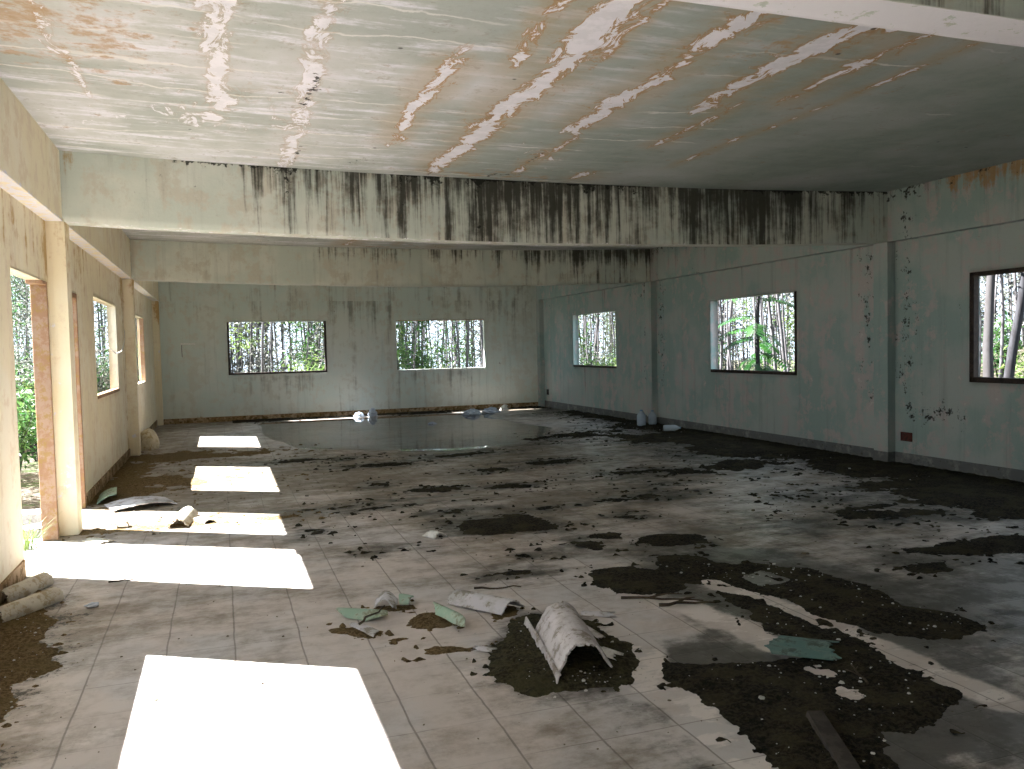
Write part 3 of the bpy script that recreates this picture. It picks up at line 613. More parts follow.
window('window_3', 0, XR, 1, *WR[2], ('bottom',), M['dark_wood'], 0.045)
window('window_4', 1, YF, 1, *WF[0], ('bottom', 'near', 'far'), M['dark_wood'], 0.045)
window('window_5', 1, YF, 1, *WF[1], ('top',), M['brown_wood'], 0.02)
window('window_6', 0, XL, -1, *WL[1], ('bottom',), M['brown_wood'], 0.045)
window('window_7', 0, XL, -1, *WL[2], ('far',), M['brown_wood'], 0.045)
for nm, (a, b), kinds in (('door_1', DL[0], ('far', 'headstub')), ('door_2', DL[1], ('far', 'head'))):
    e = empty(nm, (0, 0, 0)); e['kind'] = 'structure'; x0, x1 = XL - WTL + 0.0, XL + 0.012
    frame_bar(e, 'frame_jamb', x0, x1, b - 0.05, b, 0, DH, M['brown_wood'])
    if 'head' in kinds: frame_bar(e, 'frame_head', x0, x1, a, b - 0.05, DH - 0.05, DH, M['brown_wood'])
    if 'headstub' in kinds: frame_bar(e, 'frame_head', x0, x1, b - 0.22, b - 0.05, DH - 0.03, DH, M['brown_wood'])

# ------------------------------------------------------------------ SOIL, WATER, RUBBLE (uncountable stuff)
def soil(name, x0, x1, y0, y1, res, F, mat, label, hmax=0.03, slope=0.16, ragged=1.0):
    """heightfield that rises out of the floor where the soil lies; F gives a signed thickness field"""
    xs, ys = np.arange(x0, x1, res), np.arange(y0, y1, res)
    x, y = np.meshgrid(xs, ys, indexing='ij')
    wx = x + 0.09 * fbm(x, y, 3, 4, 101) * 2; wy = y + 0.09 * fbm(x, y, 3, 4, 111) * 2
    f = F(wx, wy) + ragged * (0.14 * fbm(x, y, 2.2, 3, 141) + 0.22 * fbm(x, y, 5, 6, 121, 0.68))
    f = f + 0.05 * ragged * fbm(x, y, 22, 3, 151, 0.7)
    rough = fbm(x, y, 20, 4, 131, 0.75)
    z = hmax * np.tanh(f * slope / hmax) + np.where(f > 0, 0.030 * rough, 0) * sstep(-0.01, 0.08, f)
    z = np.where(f < 0, np.maximum(f * 0.3, -0.012), np.maximum(z, 0.0005 + 0.012 * rough * sstep(0, .05, f)))
    cl = vnoise(x * 31, y * 31, 161) * vnoise(x * 13, y * 13, 171)
    z = np.where((cl > 0.52) & (f > -0.16 * ragged), np.maximum(z, 0.012 * (cl - 0.50) / 0.2), z)
    n, k = x.shape; i = np.arange(n * k).reshape(n, k); up = z > -0.004
    cell = up[:-1, :-1] | up[1:, :-1] | up[1:, 1:] | up[:-1, 1:]
    Q = np.stack([i[:-1, :-1], i[1:, :-1], i[1:, 1:], i[:-1, 1:]], -1)[cell]
    used = np.unique(Q); mp = np.full(n * k, -1); mp[used] = np.arange(len(used))
    V = np.stack([x, y, z], -1).reshape(-1, 3)[used]
    o = mesh_obj(name, V, mp[Q], mat, smooth=True)
    return tag(o, label, 'soil', kind='stuff')

def F_right(x, y):
    f = np.maximum(poly_sd(x, y, PA), poly_sd(x, y, PB))
    for e in ((2.62, 5.05, 0.28, 0.34), (3.42, 5.9, 0.28, 0.20), (4.65, 4.5, 0.20, 0.09), (5.55, 4.75, 0.75, 0.26, -0.15), (5.95, 4.45, 0.5, 0.2), (3.0, 6.3, 0.12, 0.12)):
        f = np.maximum(f, ell(x, y, *e))
    r = np.full(np.shape(x), 9.0)
    for pts, w in zip(RIVERS, (0.055, 0.075, 0.10, 0.05, 0.05)): r = np.minimum(r, seg_dist(x, y, pts) - w)
    for cx, cy, rr in ((3.42, 4.72, 0.16), (2.02, 3.9, 0.07), (3.5, 3.3, 0.06), (3.2, 2.75, 0.08)): r = np.minimum(r, np.hypot(x - cx, y - cy) - rr)
    return np.minimum(f, r)
soil('soil', 1.7, 6.6, 1.9, 6.6, 0.014, F_right, M['soil'], 'dark wet soil spread in bands over the right side of the tiled floor', 0.022, 0.12, 0.7)
def F_mid(x, y):
    return poly_sd(x, y, PH) + 0.02
soil('soil', 1.0, 2.3, 3.1, 5.0, 0.010, F_mid, M['soil_olive'], 'heap of dark soil under the large arched piece of roof sheet', 0.035, 0.20, 0.6)
soil('soil', 0.4, 1.75, 4.0, 5.4, 0.009, lambda x, y: np.maximum.reduce([ell(x, y, 1.06, 4.22, 0.15, 0.055, 0.05), ell(x, y, 1.14, 4.78, 0.15, 0.14, -0.5), ell(x, y, 0.71, 4.72, 0.16, 0.075, -0.6), ell(x, y, 0.98, 5.08, 0.12, 0.07), ell(x, y, 1.57, 4.72, 0.06, 0.10, -0.5), ell(x, y, 0.66, 5.62, 0.07, 0.05), ell(x, y, 0.86, 4.52, 0.05, 0.03)]),
     M['soil_dry'], 'brown dirt around the small green and grey shards', 0.02, 0.16, 0.4)
soil('soil', -1.45, -0.6, 2.9, 6.8, 0.012, F_left, M['soil_dry'], 'brown soil heaped along the foot of the left wall', 0.03, 0.14, 0.8)
soil('soil', 0.4, 6.6, 5.3, 13.2, 0.022, F_mids, M['soil'], 'small scattered patches of dark soil across the middle of the floor', 0.03, 0.20, 1.0)
soil('soil', 4.8, XR - 0.005, 4.2, 18.5, 0.03, F_rwall, M['soil'], 'dark soil and rubbish banked along the foot of the right wall', 0.05, 0.25, 2.2)
soil('soil', XL + 0.01, 1.6, 8.9, 20.4, 0.03, lambda x, y: np.maximum.reduce([ell(x, y, -1.2, 10.6, 0.45, 0.9), ell(x, y, -0.9, 11.4, 0.9, 0.45, -0.3), ell(x, y, -0.9, 14.0, 0.9, 0.6), ell(x, y, 0.0, 13.9, 0.9, 0.3), ell(x, y, -1.3, 12.6, 0.35, 1.0)]) * 0.5,
     M['soil_dry'], 'brown soil drifted along the foot of the left wall beyond the near column', 0.025, 0.12, 1.8)
soil('soil', XL + 0.05, 1.0, 8.0, 8.8, 0.014, lambda x, y: np.maximum(ell(x, y, -0.6, 8.38, 0.8, 0.11, 0.02), ell(x, y, 0.1, 8.3, 0.5, 0.07)) * 0.5, M['soil_dry'], 'strip of brown soil between the two sunlit door patches', 0.015, 0.12, 0.7)
soil('soil', 0.2, 7.9, 19.5, YF - 0.01, 0.04, lambda x, y: (y - 20.15 + 0.25 * np.sin(x * 1.7)) * 0.4, M['soil'], 'dark soil along the foot of the far wall', 0.03, 0.15)

# water lying in front of the far wall
xs, ys = np.arange(0.4, 7.4, 0.05), np.arange(12.4, 20.3, 0.05); x, y = np.meshgrid(xs, ys, indexing='ij')
f = np.minimum(poly_sd(x + 0.3 * fbm(x, y, 1.2, 4, 7), y + 0.3 * fbm(x, y, 1.2, 4, 8), [(0.9, 19.6), (0.9, 16.5), (1.3, 14.2), (2.3, 13.2), (3.4, 12.75), (4.6, 12.9), (5.3, 13.9), (5.9, 15.0), (5.6, 16.8), (5.6, 18.2), (6.1, 19.2), (4.5, 19.7)]), 1)
z = np.where(f > 0, 0.006, 0.006 + f * 0.05); i = np.arange(x.size).reshape(x.shape); up = z > -0.004
cell = up[:-1, :-1] | up[1:, :-1] | up[1:, 1:] | up[:-1, 1:]
Q = np.stack([i[:-1, :-1], i[1:, :-1], i[1:, 1:], i[:-1, 1:]], -1)[cell]; used = np.unique(Q); mp = np.full(x.size, -1); mp[used] = np.arange(len(used))
tag(mesh_obj('puddle', np.stack([x, y, z], -1).reshape(-1, 3)[used], mp[Q], M['water']), 'shallow puddle of still water in front of the far wall', 'puddle', kind='stuff')

# little chips of plaster and stone lying in the dirt
def rubble(name, n, pick, mat, label, smin, smax, z0=0.0):
    V = []; F = []
    for _ in range(n):
        x, y = pick(); s = random.uniform(smin, smax) * (0.5 + random.random() ** 3); b = len(V)
        a = random.uniform(0, 6.28); c, d = math.cos(a), math.sin(a); k = 5
        rim = [(s * random.uniform(.6, 1.2) * math.cos(t), s * random.uniform(.5, 1.0) * math.sin(t)) for t in (2 * math.pi * q / k for q in range(k))]
        for u, v in rim: V.append((x + u * c - v * d, y + u * d + v * c, z0 + s * 0.05))
        for u, v in rim: V.append((x + .75 * (u * c - v * d), y + .75 * (u * d + v * c), z0 + s * random.uniform(0.35, 0.6)))
        F.append(tuple(range(b + k, b + 2 * k)))
        for q in range(k): F.append((b + q, b + (q + 1) % k, b + k + (q + 1) % k, b + k + q))
    return tag(mesh_obj(name, V, F, mat), label, 'rubble', kind='stuff')
def pick_poly(pts, pad=0.0):
    xs = [p[0] for p in pts]; ys = [p[1] for p in pts]
    def f():
        while True:
            x, y = random.uniform(min(xs), max(xs)), random.uniform(min(ys), max(ys))
            if poly_sd(np.array([x]), np.array([y]), pts)[0] > pad: return x, y
    return f
rubble('rubble', 260, lambda: random.choice((pick_poly(PA, .05), pick_poly(PB, .05)))(), M['chip'], 'pale plaster crumbs dotted over the dark soil on the right', 0.004, 0.013, 0.014)
rubble('rubble', 150, lambda: (random.gauss(1.60, 0.16), random.gauss(3.9, 0.26)), M['chip'], 'pale crumbs in the soil under the large roof sheet', 0.003, 0.010, 0.024)
rubble('rubble', 420, lambda: (random.uniform(-0.9, 3.2), 2.6 + 9 * random.random() ** 1.5), M['dark_chip'], 'dark grit strewn over the open tiles', 0.003, 0.010)
rubble('rubble', 260, lambda: (random.uniform(2.5, 7.2), random.uniform(4.5, 14)), M['dark_chip'], 'dark crumbs strewn over the wet tiles on the right', 0.006, 0.022)
rubble('rubble', 200, lambda: (XR - 0.15 - abs(random.gauss(0, 0.35)), random.uniform(5, 15)), M['chip'], 'pale crumbs in the soil along the right wall', 0.006, 0.018, 0.03)
rubble('rubble', 160, lambda: (random.uniform(-1.35, -0.9), random.uniform(3.2, 6.0)), M['chip'], 'pale crumbs in the soil by the left wall', 0.003, 0.010, 0.02)
rubble('rubble', 260, lambda: (random.uniform(-1.3, 1.4), random.uniform(7.9, 13)), M['dark_chip'], 'brown crumbs on the tiles beyond the near left column', 0.006, 0.02)
def crumbs_far():
    return random.gauss(random.choice((2.4, 5.9)), 0.7), 20.2 + random.gauss(0, .12)
rubble('rubble', 60, crumbs_far, M['dark_chip'], 'dark crumbs along the foot of the far wall', 0.02, 0.05, 0.01)

# ------------------------------------------------------------------ THINGS LYING ABOUT
def sheet(name, L, prof, mat, label, cat, loc, rz, tilt=(0, 0), th=0.008, jag=0.03, seed=0, group=None, taper=0.0, n=18):
    """broken piece of roofing: the profile (across, up) swept along local Y with ragged ends"""
    P = []
    for (a, b), (c, d) in zip(prof[:-1], prof[1:]):
        for t in (0, .25, .5, .75): P.append((a + (c - a) * t, b + (d - b) * t))
    P.append(prof[-1]); P = np.array(P); m = len(P)
    T_ = np.gradient(P, axis=0); Nn = np.stack([-T_[:, 1], T_[:, 0]], -1); Nn /= np.linalg.norm(Nn, axis=1)[:, None] + 1e-9
    V = []
    for side in (0, 1):
        for i in range(n):
            t = i / (n - 1)
            for j in range(m):
                e0 = jag * 2 * float(fbm(np.array([j * 0.35]), np.array([seed * 3.3]), 1, 3, seed)[0]); e1 = jag * 2 * float(fbm(np.array([j * 0.35]), np.array([seed * 5.1 + 9]), 1, 3, seed + 5)[0])
                sc = 1 - taper * t
                V.append(((P[j, 0] - Nn[j, 0] * th * side) * sc, -L / 2 + e0 + (L + e1 - e0) * t, max((P[j, 1] - Nn[j, 1] * th * side) * (sc if taper else 1), 0.0005)))
    F = []; off = n * m
    for i in range(n - 1):
        for j in range(m - 1):
            a = i * m + j; F.append((a, a + 1, a + m + 1, a + m)); F.append((off + a, off + a + m, off + a + m + 1, off + a + 1))
    for i in range(n - 1):
        for j in (0, m - 1): a = i * m + j; F.append((a, a + m, off + a + m, off + a))
    for j in range(m - 1):
        for i in (0, n - 1): a = i * m + j; F.append((a, a + 1, off + a + 1, off + a))
    o = mesh_obj(name, V, F, M[mat], smooth=True); o.data.set_sharp_from_angle(angle=math.radians(40))
    o.location = loc; o.rotation_euler = (tilt[0], tilt[1], rz)
    return tag(o, label, cat, group)
def arc(r, a0, a1, n=8, cz=0.0, cx=0.0, sq=1.0):
    return [(cx + r * math.cos(math.radians(a0 + (a1 - a0) * i / n)), cz + sq * r * math.sin(math.radians(a0 + (a1 - a0) * i / n))) for i in range(n + 1)]

# the large arched piece in the middle of the floor
sheet('roof_sheet_piece', 0.62, [(-0.15, 0.0), (-0.135, 0.035)] + arc(0.105, 162, 12, 12, 0.065, 0.0, 1.0) + [(0.125, 0.055), (0.14, 0.04)], 'cement_sheet',
      'large arched grey piece of broken roof sheet standing on the soil heap', 'roof sheet', (1.655, 3.915, 0.012), -0.20, (0.02, 0.0), 0.010, 0.03, 3)
sheet('roof_sheet_strip', 0.86, [(-0.012, 0.0), (0.0, 0.045), (0.010, 0.047)], 'cement_sheet', 'narrow pale strip of roof sheet on edge left of the large arched piece', 'roof sheet', (1.515, 4.00, 0.010), -0.165, (0.0, 0.0), 0.006, 0.02, 5)
# shards
def lowarc(w, h, n=8): return [(-w / 2 + w * i / n, h * math.sin(math.pi * (0.06 + 0.88 * i / n))) for i in range(n + 1)]
def shard(pts, mat, label, z, dome=0.02, th=0.008, axis=None):
    pts = [Vector((x, y, 0)) for x, y in pts]; c = sum(pts, Vector()) / len(pts); R = max((p - c).length for p in pts)
    d = (pts[0] - c).normalized() if axis is None else Vector((axis[0], axis[1], 0)).normalized(); n = Vector((-d.y, d.x, 0)); wmax = max(abs((p - c).dot(n)) for p in pts) + 1e-6
    rings = [1.0, 0.8, 0.55, 0.28]; V = []; F = []; k = len(pts) * 3
    rim = []
    for a, b in zip(pts, pts[1:] + pts[:1]):
        for t in (0, 1 / 3, 2 / 3): rim.append(a.lerp(b, t) - c + Vector((random.uniform(-.004, .004), random.uniform(-.004, .004), 0)))
    for side in (0, 1):
        for r in rings:
            for p in rim:
                q = p * r; u = q.dot(n) / wmax; V.append((q.x, q.y, max(dome * (1 - u * u) + (th if side == 0 else 0), 0.0)))
        V.append((0, 0, dome + (th if side == 0 else 0)))
    per = 4 * k + 1
    for side in (0, 1):
        o = side * per
        for i in range(3):
            for j in range(k): F.append((o + i * k + j, o + i * k + (j + 1) % k, o + (i + 1) * k + (j + 1) % k, o + (i + 1) * k + j))
        for j in range(k): F.append((o + 3 * k + j, o + 3 * k + (j + 1) % k, o + 4 * k))
    for j in range(k): F.append((j, per + j, per + (j + 1) % k, (j + 1) % k))
    o = mesh_obj('roof_sheet_shard', V, F, M[mat], smooth=True); o.data.set_sharp_from_angle(angle=math.radians(40)); o.location = (c.x, c.y, z)
    return tag(o, label, 'roof shard')
shard([(0.6, 5.068), (0.641, 5.112), (0.737, 5.042), (0.804, 5.021), (0.886, 4.917), (0.879, 4.85), (0.744, 4.869), (0.642, 4.951)], 'green_sheet', 'flat green shard shaped like a leaf, leftmost of the small broken pieces', 0.004, 0.03)
shard([(0.641, 4.782), (0.667, 4.808), (0.735, 4.742), (0.777, 4.601), (0.735, 4.55), (0.68, 4.676)], 'grey_shard', 'grey flat shard lying on brown dirt in front of the green shards', 0.016, 0.008)
shard([(0.832, 5.08), (0.861, 5.19), (0.926, 5.205), (0.997, 5.152), (0.946, 4.95), (0.913, 4.90), (0.904, 5.0), (0.888, 5.05)], 'grey_shard', 'curved pale grey shard arching up beside the small green piece', 0.006, 0.065, axis=(0.2, 1))
shard([(1.011, 5.19), (1.101, 5.197), (1.103, 5.15), (1.038, 5.025), (0.99, 5.08)], 'green_sheet', 'small dull green piece right behind the curved pale grey shard', 0.012, 0.03)
shard([(1.151, 4.852), (1.19, 4.885), (1.222, 4.821), (1.253, 4.67), (1.249, 4.486), (1.23, 4.441), (1.196, 4.545), (1.141, 4.737)], 'green_sheet', 'green curved shard half sunk in brown dirt before the long grey curved piece', 0.014, 0.055)
sheet('roof_sheet_shard', 0.44, lowarc(0.21, 0.075), 'grey_shard', 'long grey curved piece lying behind the green half sunk shard', 'roof shard', (1.475, 4.86, 0.004), 0.62, (0.0, 0.0), 0.008, 0.03, 16)
sheet('roof_sheet_shard', 0.17, lowarc(0.10, 0.020), 'grey_shard', 'small bluish shard on bare tiles behind the large arched piece', 'roof shard', (2.05, 4.455, 0.003), 1.0, (0, 0), 0.007, 0.04, 17, taper=0.3)
sheet('roof_sheet_shard', 0.22, lowarc(0.05, 0.012), 'grey_shard', 'slim whitish sliver in the soil right of the large arched piece', 'roof shard', (1.86, 4.12, 0.032), 0.1, (0.02, 0), 0.007, 0.02, 18)
sheet('roof_sheet_shard', 0.10, lowarc(0.07, 0.012), 'grey_shard', 'tiny pale chip on the tiles at the left rim of the soil heap', 'roof shard', (1.265, 4.165, 0.003), 0.9, (0, 0), 0.006, 0.03, 19)
sheet('roof_sheet_shard', 0.10, lowarc(0.08, 0.03), 'chip', 'white crumpled chip in the soil right of the arched front', 'roof shard', (1.81, 3.77, 0.028), 0.4, (0, 0), 0.006, 0.04, 20)
sheet('roof_sheet_shard', 0.14, lowarc(0.14, 0.05), 'chip', 'small white fragment lying alone beyond the green shards', 'roof shard', (1.66, 6.85, 0.002), 0.4, (0, 0), 0.008, 0.04, 21)
# limp teal scrap on the dark soil
sheet('cloth_scrap', 0.30, [(-0.14, 0.004), (-0.08, 0.018), (-0.03, 0.010), (0.03, 0.022), (0.09, 0.012), (0.14, 0.006)], 'teal_cloth', 'flat teal scrap of cloth on the dark soil at right', 'cloth', (2.76, 3.50, 0.024), 0.85, (0, 0), 0.006, 0.06, 23)
# two broken ridge rolls by the left wall, sheets and curls beyond
ring_ = arc(0.062, 188, -30, 12, 0.026)
sheet('ridge_tile', 0.46, ring_, 'pale_tile', 'pale broken ridge roll against the left wall, the one touching the wall', 'ridge tile', (-1.315, 6.36, 0.004), -0.42, (0, 0), 0.009, 0.02, 31)
sheet('ridge_tile', 0.46, ring_, 'pale_tile', 'pale broken ridge roll by the left wall, the one farther from the wall', 'ridge tile', (-1.20, 5.87, 0.016), -0.60, (0, 0), 0.009, 0.02, 32)
sheet('roof_sheet_piece', 0.50, lowarc(0.62, 0.055), 'cement_sheet', 'long flat grey sheet at the edge of shade beyond the near left column', 'roof sheet', (-0.86, 9.62, 0.01), 0.30, (0.0, 0), 0.010, 0.05, 33)
sheet('roof_sheet_piece', 0.62, lowarc(0.20, 0.085), 'pale_tile', 'curled sunlit piece of roof sheet in the second door patch', 'roof sheet', (-0.40, 8.52, 0.004), -0.12, (0, 0.06), 0.010, 0.04, 34)
sheet('roof_sheet_piece', 0.24, lowarc(0.12, 0.03), 'dark_chip', 'small brown curl lying right of the curled sunlit roof sheet', 'roof sheet', (-0.21, 8.42, 0.004), 0.5, (0, 0), 0.008, 0.05, 35)
sheet('roof_sheet_piece', 0.55, lowarc(0.22, 0.03), 'green_sheet', 'greenish sheet leaning on the left wall foot beyond the brown door jamb', 'roof sheet', (-1.24, 10.15, 0.05), 0.1, (0.0, -0.45), 0.008, 0.05, 36)
sheet('ridge_tile', 0.12, arc(0.055, 190, -10, 8, 0.01), 'pale_tile', 'short hollow tile stub in the sunlit second door patch', 'ridge tile', (-0.92, 8.50, 0.003), 0.1, (0, 0), 0.010, 0.01, 37)
sheet('roof_sheet_piece', 0.26, lowarc(0.16, 0.02), 'pale_tile', 'flat pale chip in front of the near left column foot', 'roof sheet', (-1.05, 7.92, 0.003), 0.7, (0, 0), 0.010, 0.05, 38)
# lump of fallen plaster by the rear left column
bm_v = []; bm_f = []
nl, nk = 10, 16
for i in range(nl):
    t = i / (nl - 1); r = 0.26 * (1 - t ** 2.2) ** 0.5 * (1 + 0.10 * math.sin(3 * t))
    for k in range(nk):
        a = 2 * math.pi * k / nk; w = 1 + 0.35 * float(fbm(np.array([math.cos(a) * 1.5 + 5]), np.array([math.sin(a) * 1.5 + t * 2]), 1.3, 3, 90)[0])
        bm_v.append((0.62 * r * w * math.cos(a), 1.1 * r * w * math.sin(a), 0.36 * t))
for i in range(nl - 1):
    for k in range(nk): bm_f.append((i * nk + k, i * nk + (k + 1) % nk, (i + 1) * nk + (k + 1) % nk, (i + 1) * nk + k))
o = mesh_obj('plaster_lump', bm_v, bm_f, M['plaster_lump'], smooth=True); o.location = (XL + 0.21, 15.35, 0.0)
tag(o, 'pale rounded lump of fallen plaster beyond the rear left column', 'plaster lump')

# water jugs and bottle by the rear right column
def jug(name, loc, r, h, rz, label, lying=False):
    e = empty(name, loc, rz)
    mb = MB(); mb.lathe([(r * .80, 0), (r, .02), (r, h * .18), (r * .95, h * .2), (r, h * .22), (r, h * .38), (r * .95, h * .40), (r, h * .42), (r, h * .66), (r * .72, h * .80), (r * .30, h * .92), (r * .28, h * .96)], 20)
    b = mb.build('bottle_body', M['bottle'], e, True)
    mb = MB(); mb.lathe([(r * .33, h * .95), (r * .34, h * .96), (r * .34, h), (r * .30, h * 1.01)], 16); c = mb.build('bottle_cap', M['cap'], e)
    if lying: e.rotation_euler = (math.radians(90), 0, rz)
    return tag(e, label, 'bottle')
jug('water_jug', (7.52, 14.18, 0.035), 0.085, 0.30, 0.3, 'clear blue water jug standing by the rear right column, the nearer to camera of two')
jug('water_jug', (7.78, 14.22, 0.04), 0.078, 0.27, 0.8, 'clear blue water jug standing between another jug and the right wall')
jug('plastic_bottle', (7.28, 12.92, 0.11), 0.055, 0.30, 1.2, 'plastic bottle lying on its side on dark soil near the water jugs', True)

# litter along the far wall
def crumple(name, loc, s, mat, label, seed, flat=0.6):
    V = []; F = []; nl, nk = 7, 12; rr = random.Random(seed)
    for i in range(nl):
        t = math.pi / 2 * i / (nl - 1)
        for k in range(nk):
            a = 2 * math.pi * k / nk; w = rr.uniform(0.6, 1.15)
            V.append((s * w * math.cos(t) * math.cos(a), 0.8 * s * w * math.cos(t) * math.sin(a), s * flat * math.sin(t) * rr.uniform(.75, 1.1)))
    for i in range(nl - 1):
        for k in range(nk): F.append((i * nk + k, i * nk + (k + 1) % nk, (i + 1) * nk + (k + 1) % nk, (i + 1) * nk + k))
    F.append(tuple((nl - 1) * nk + k for k in range(nk)))
    o = mesh_obj(name, V, F, M[mat]); o.location = loc; return tag(o, label, 'litter')
crumple('crumpled_bag', (3.05, 19.92, 0.012), 0.13, 'blue_litter', 'small pale crumpled bag at the puddle edge under the left far window', 1, 0.9)
crumple('crumpled_bag', (3.36, 19.80, 0.012), 0.12, 'blue_litter', 'bluish upright crumpled bag right of the small pale crumpled bag', 2, 1.7)
crumple('crumpled_bag', (5.60, 19.0, 0.012), 0.24, 'blue_litter', 'wide bluish heap of plastic at the puddle edge beneath the right far window', 3, 0.55)
crumple('crumpled_bag', (6.15, 19.25, 0.012), 0.24, 'blue_litter', 'bluish plastic rag right of the wide bluish heap', 4, 0.55)
crumple('crumpled_bag', (6.65, 19.75, 0.012), 0.12, 'white_plastic', 'small white crumpled bag by the far wall near the right corner', 5, 1.2)
crumple('crumpled_bag', (4.15, 17.1, 0.008), 0.11, 'blue_litter', 'tiny scrap of plastic alone in the puddle', 6, 0.4)
crumple('paper_ball', (-0.83, 5.86, 0.006), 0.05, 'blue_litter', 'little grey scrap on brown soil near the ridge rolls', 8, 0.5)

# plank and twigs at the front right
mb = MB(); mb.box(-0.032, 0.032, -0.24, 0.24, 0, 0.028, jit=0.005); o = mb.build('plank', M['old_plank']); o.location = (2.20, 2.62, 0.012); o.rotation_euler = (0.02, 0.02, -0.40)
tag(o, 'old grey plank lying on the dark soil at the lower right edge', 'plank')
def twig(loc, L, rz, r, label, seed, fork=True):
    rr = random.Random(seed); mb = MB(); pts = [Vector((-L / 2 + L * i / 6, rr.uniform(-.06, .06) * L, r + rr.uniform(0, .03) * L)) for i in range(7)]
    mb.tube(pts, [r * (1 - .09 * i) for i in range(7)], 6)
    if fork:
        p = pts[2]; mb.tube([p, p + Vector((L * .22, L * .12, L * .03)), p + Vector((L * .40, L * .20, L * .01))], [r * .7, r * .55, r * .35], 5)
        p = pts[4]; mb.tube([p, p + Vector((L * .12, -L * .10, L * .04))], [r * .6, r * .3], 5)
    o = mb.build('twig', M['twig'], None, True); o.location = loc; o.rotation_euler = (0, 0, rz); return tag(o, label, 'twig')
twig((2.52, 4.52, 0.002), 0.50, -0.6, 0.010, 'dark forked twig on bare tiles left of the broad band of dark soil', 41)
twig((2.62, 4.40, 0.002), 0.34, -0.2, 0.012, 'short thick twig crossing in front of the dark forked twig', 42)
twig((0.78, 4.86, 0.03), 0.34, 0.9, 0.008, 'thin brown twig leaning over the leftmost green shard', 43, False)
twig((1.62, 5.03, 0.05), 0.30, -0.3, 0.008, 'short brown twig behind the long grey curved piece', 44, False)
twig((2.75, 3.10, 0.03), 0.22, 1.2, 0.006, 'short dark twig in the soil in front of the teal scrap', 45)
twig((-0.70, 6.42, 0.002), 0.20, 0.1, 0.008, 'small stick on the tiles just in front of the first door patch', 46, False)
mb = MB(); V = [(0, -.05, .002), (.04, -.01, .012), (.035, .04, .010), (0, .07, .004), (-.035, .035, .012), (-.04, -.015, .014)]
mb.add(V, [tuple(range(6))]).add([(a, b, c + .003) for a, b, c in V], [tuple(range(5, -1, -1))]); o = mb.build('fallen_leaf', M['leaf_lime']); o.location = (0.585, 2.98, 0.002); o.rotation_euler = (0, 0, .4)
tag(o, 'greenish fallen leaf on the tiles at the bottom edge right of the nearest sun patch', 'leaf')

# fittings on the walls
def wall_box(name, mat, label, loc, size, ax):
    e = empty(name, loc); w, h, d = size
    mb = MB(); r = 0.012
    parts = ((-w, w, -h, -h + r), (-w, w, h - r, h), (-w, -w + r, -h, h), (w - r, w, -h, h))
    for a, b, c_, d_ in parts:
        if ax == 0: mb.box(-d, 0, a, b, c_, d_)
        else: mb.box(a, b, -d, 0, c_, d_)
    mb.build('box_rim', M[mat], e)
    mb = MB()
    if ax == 0: mb.box(-d * .35, 0, -w + .004, w - .004, -h + .004, h - .004)
    else: mb.box(-w + .004, w - .004, -d * .35, 0, -h + .004, h - .004)
    mb.build('box_back', M[mat], e)
    return tag(e, label, 'socket box')
wall_box('socket_box', 'rusty_box', 'rusty red-brown socket box low on the right wall beside the near column', (XR, 8.11, 0.375), (0.085, 0.055, 0.02), 0)
wall_box('socket_box', 'black_plastic', 'black socket box low on the right wall near the far corner', (XR, 20.10, 0.40), (0.05, 0.07, 0.02), 0)
e = empty('lamp_bracket', (-0.70, YF, 1.825)); mb = MB(); mb.box(-.14, .14, -.045, 0, -.018, .018); mb.build('bracket_bar', M['white_plastic'], e)
for q in (-.1425, .1425):
    mb = MB(); mb.box(q - .0075, q + .0075, -.05, 0, -.03, .025); mb.build('end_cap', M['white_plastic'], e)
mb = MB(); mb.tube([(-.13, -.01, -.02), (-.135, -.008, -.12), (-.13, -.006, -.30)], 0.006, 5); mb.build('wire', M['black_plastic'], e)
tag(e, 'short white lamp bracket on the far wall left of the left far window', 'bracket')
mb = MB(); mb.tube([(XL + .01, 12.3, 1.70), (XL + .05, 12.7, 1.62), (XL + .07, 13.2, 1.66), (XL + .05, 13.8, 1.80), (XL + .02, 14.2, 1.98)], 0.007, 6); o = mb.build('loose_wire', M['white_plastic'], None, True)
tag(o, 'thin white wire hanging loose across the nearer left window', 'wire')

# ------------------------------------------------------------------ OUTSIDE
GZ = -0.22
gx, gy = lin(-30, 50, 0.8), lin(-25, 70, 0.8)
def g_at(a, b): return {}
def ground_h(x, y):
    inside = sstep(2.0, 0.0, np.maximum(np.maximum(XL - x, x - XR), np.maximum(-4 - y, y - YF)))
    h = GZ + 0.10 * fbm(x, y, 0.35, 3, 201) * (1 - inside) - 0.03 * inside
    return h + 1.9 * sstep(13.0, 24, x) * sstep(30, 14, y)
struct(grid('ground', gx, gy, lambda a, b: (a, b, ground_h(a, b)), M['ground'], g_at))
def gz(x, y): return float(ground_h(np.array([x]), np.array([y]))[0])

def leaf_quads(rr, n, place, smin, smax, droop=0.5):
    V = []; F = []
    for _ in range(n):
        p = Vector(place()); L = rr.uniform(smin, smax); w = L * rr.uniform(.28, .42); a = rr.uniform(0, 6.283); t = rr.uniform(-.9, .35) * droop * 2
        d = Vector((math.cos(a) * math.cos(t), math.sin(a) * math.cos(t), math.sin(t))); s = d.cross(Vector((0, 0, 1))).normalized(); s = (s + Vector((0, 0, rr.uniform(-.6, .6)))).normalized(); u = s.cross(d).normalized()
        b = len(V)
        V += [p, p + d * L * .45 + s * w * .5 + u * L * .05, p + d * L + u * -L * .08, p + d * L * .45 - s * w * .5 + u * L * .05]
        F += [(b, b + 1, b + 2), (b, b + 2, b + 3)]
    return [tuple(v) for v in V], F

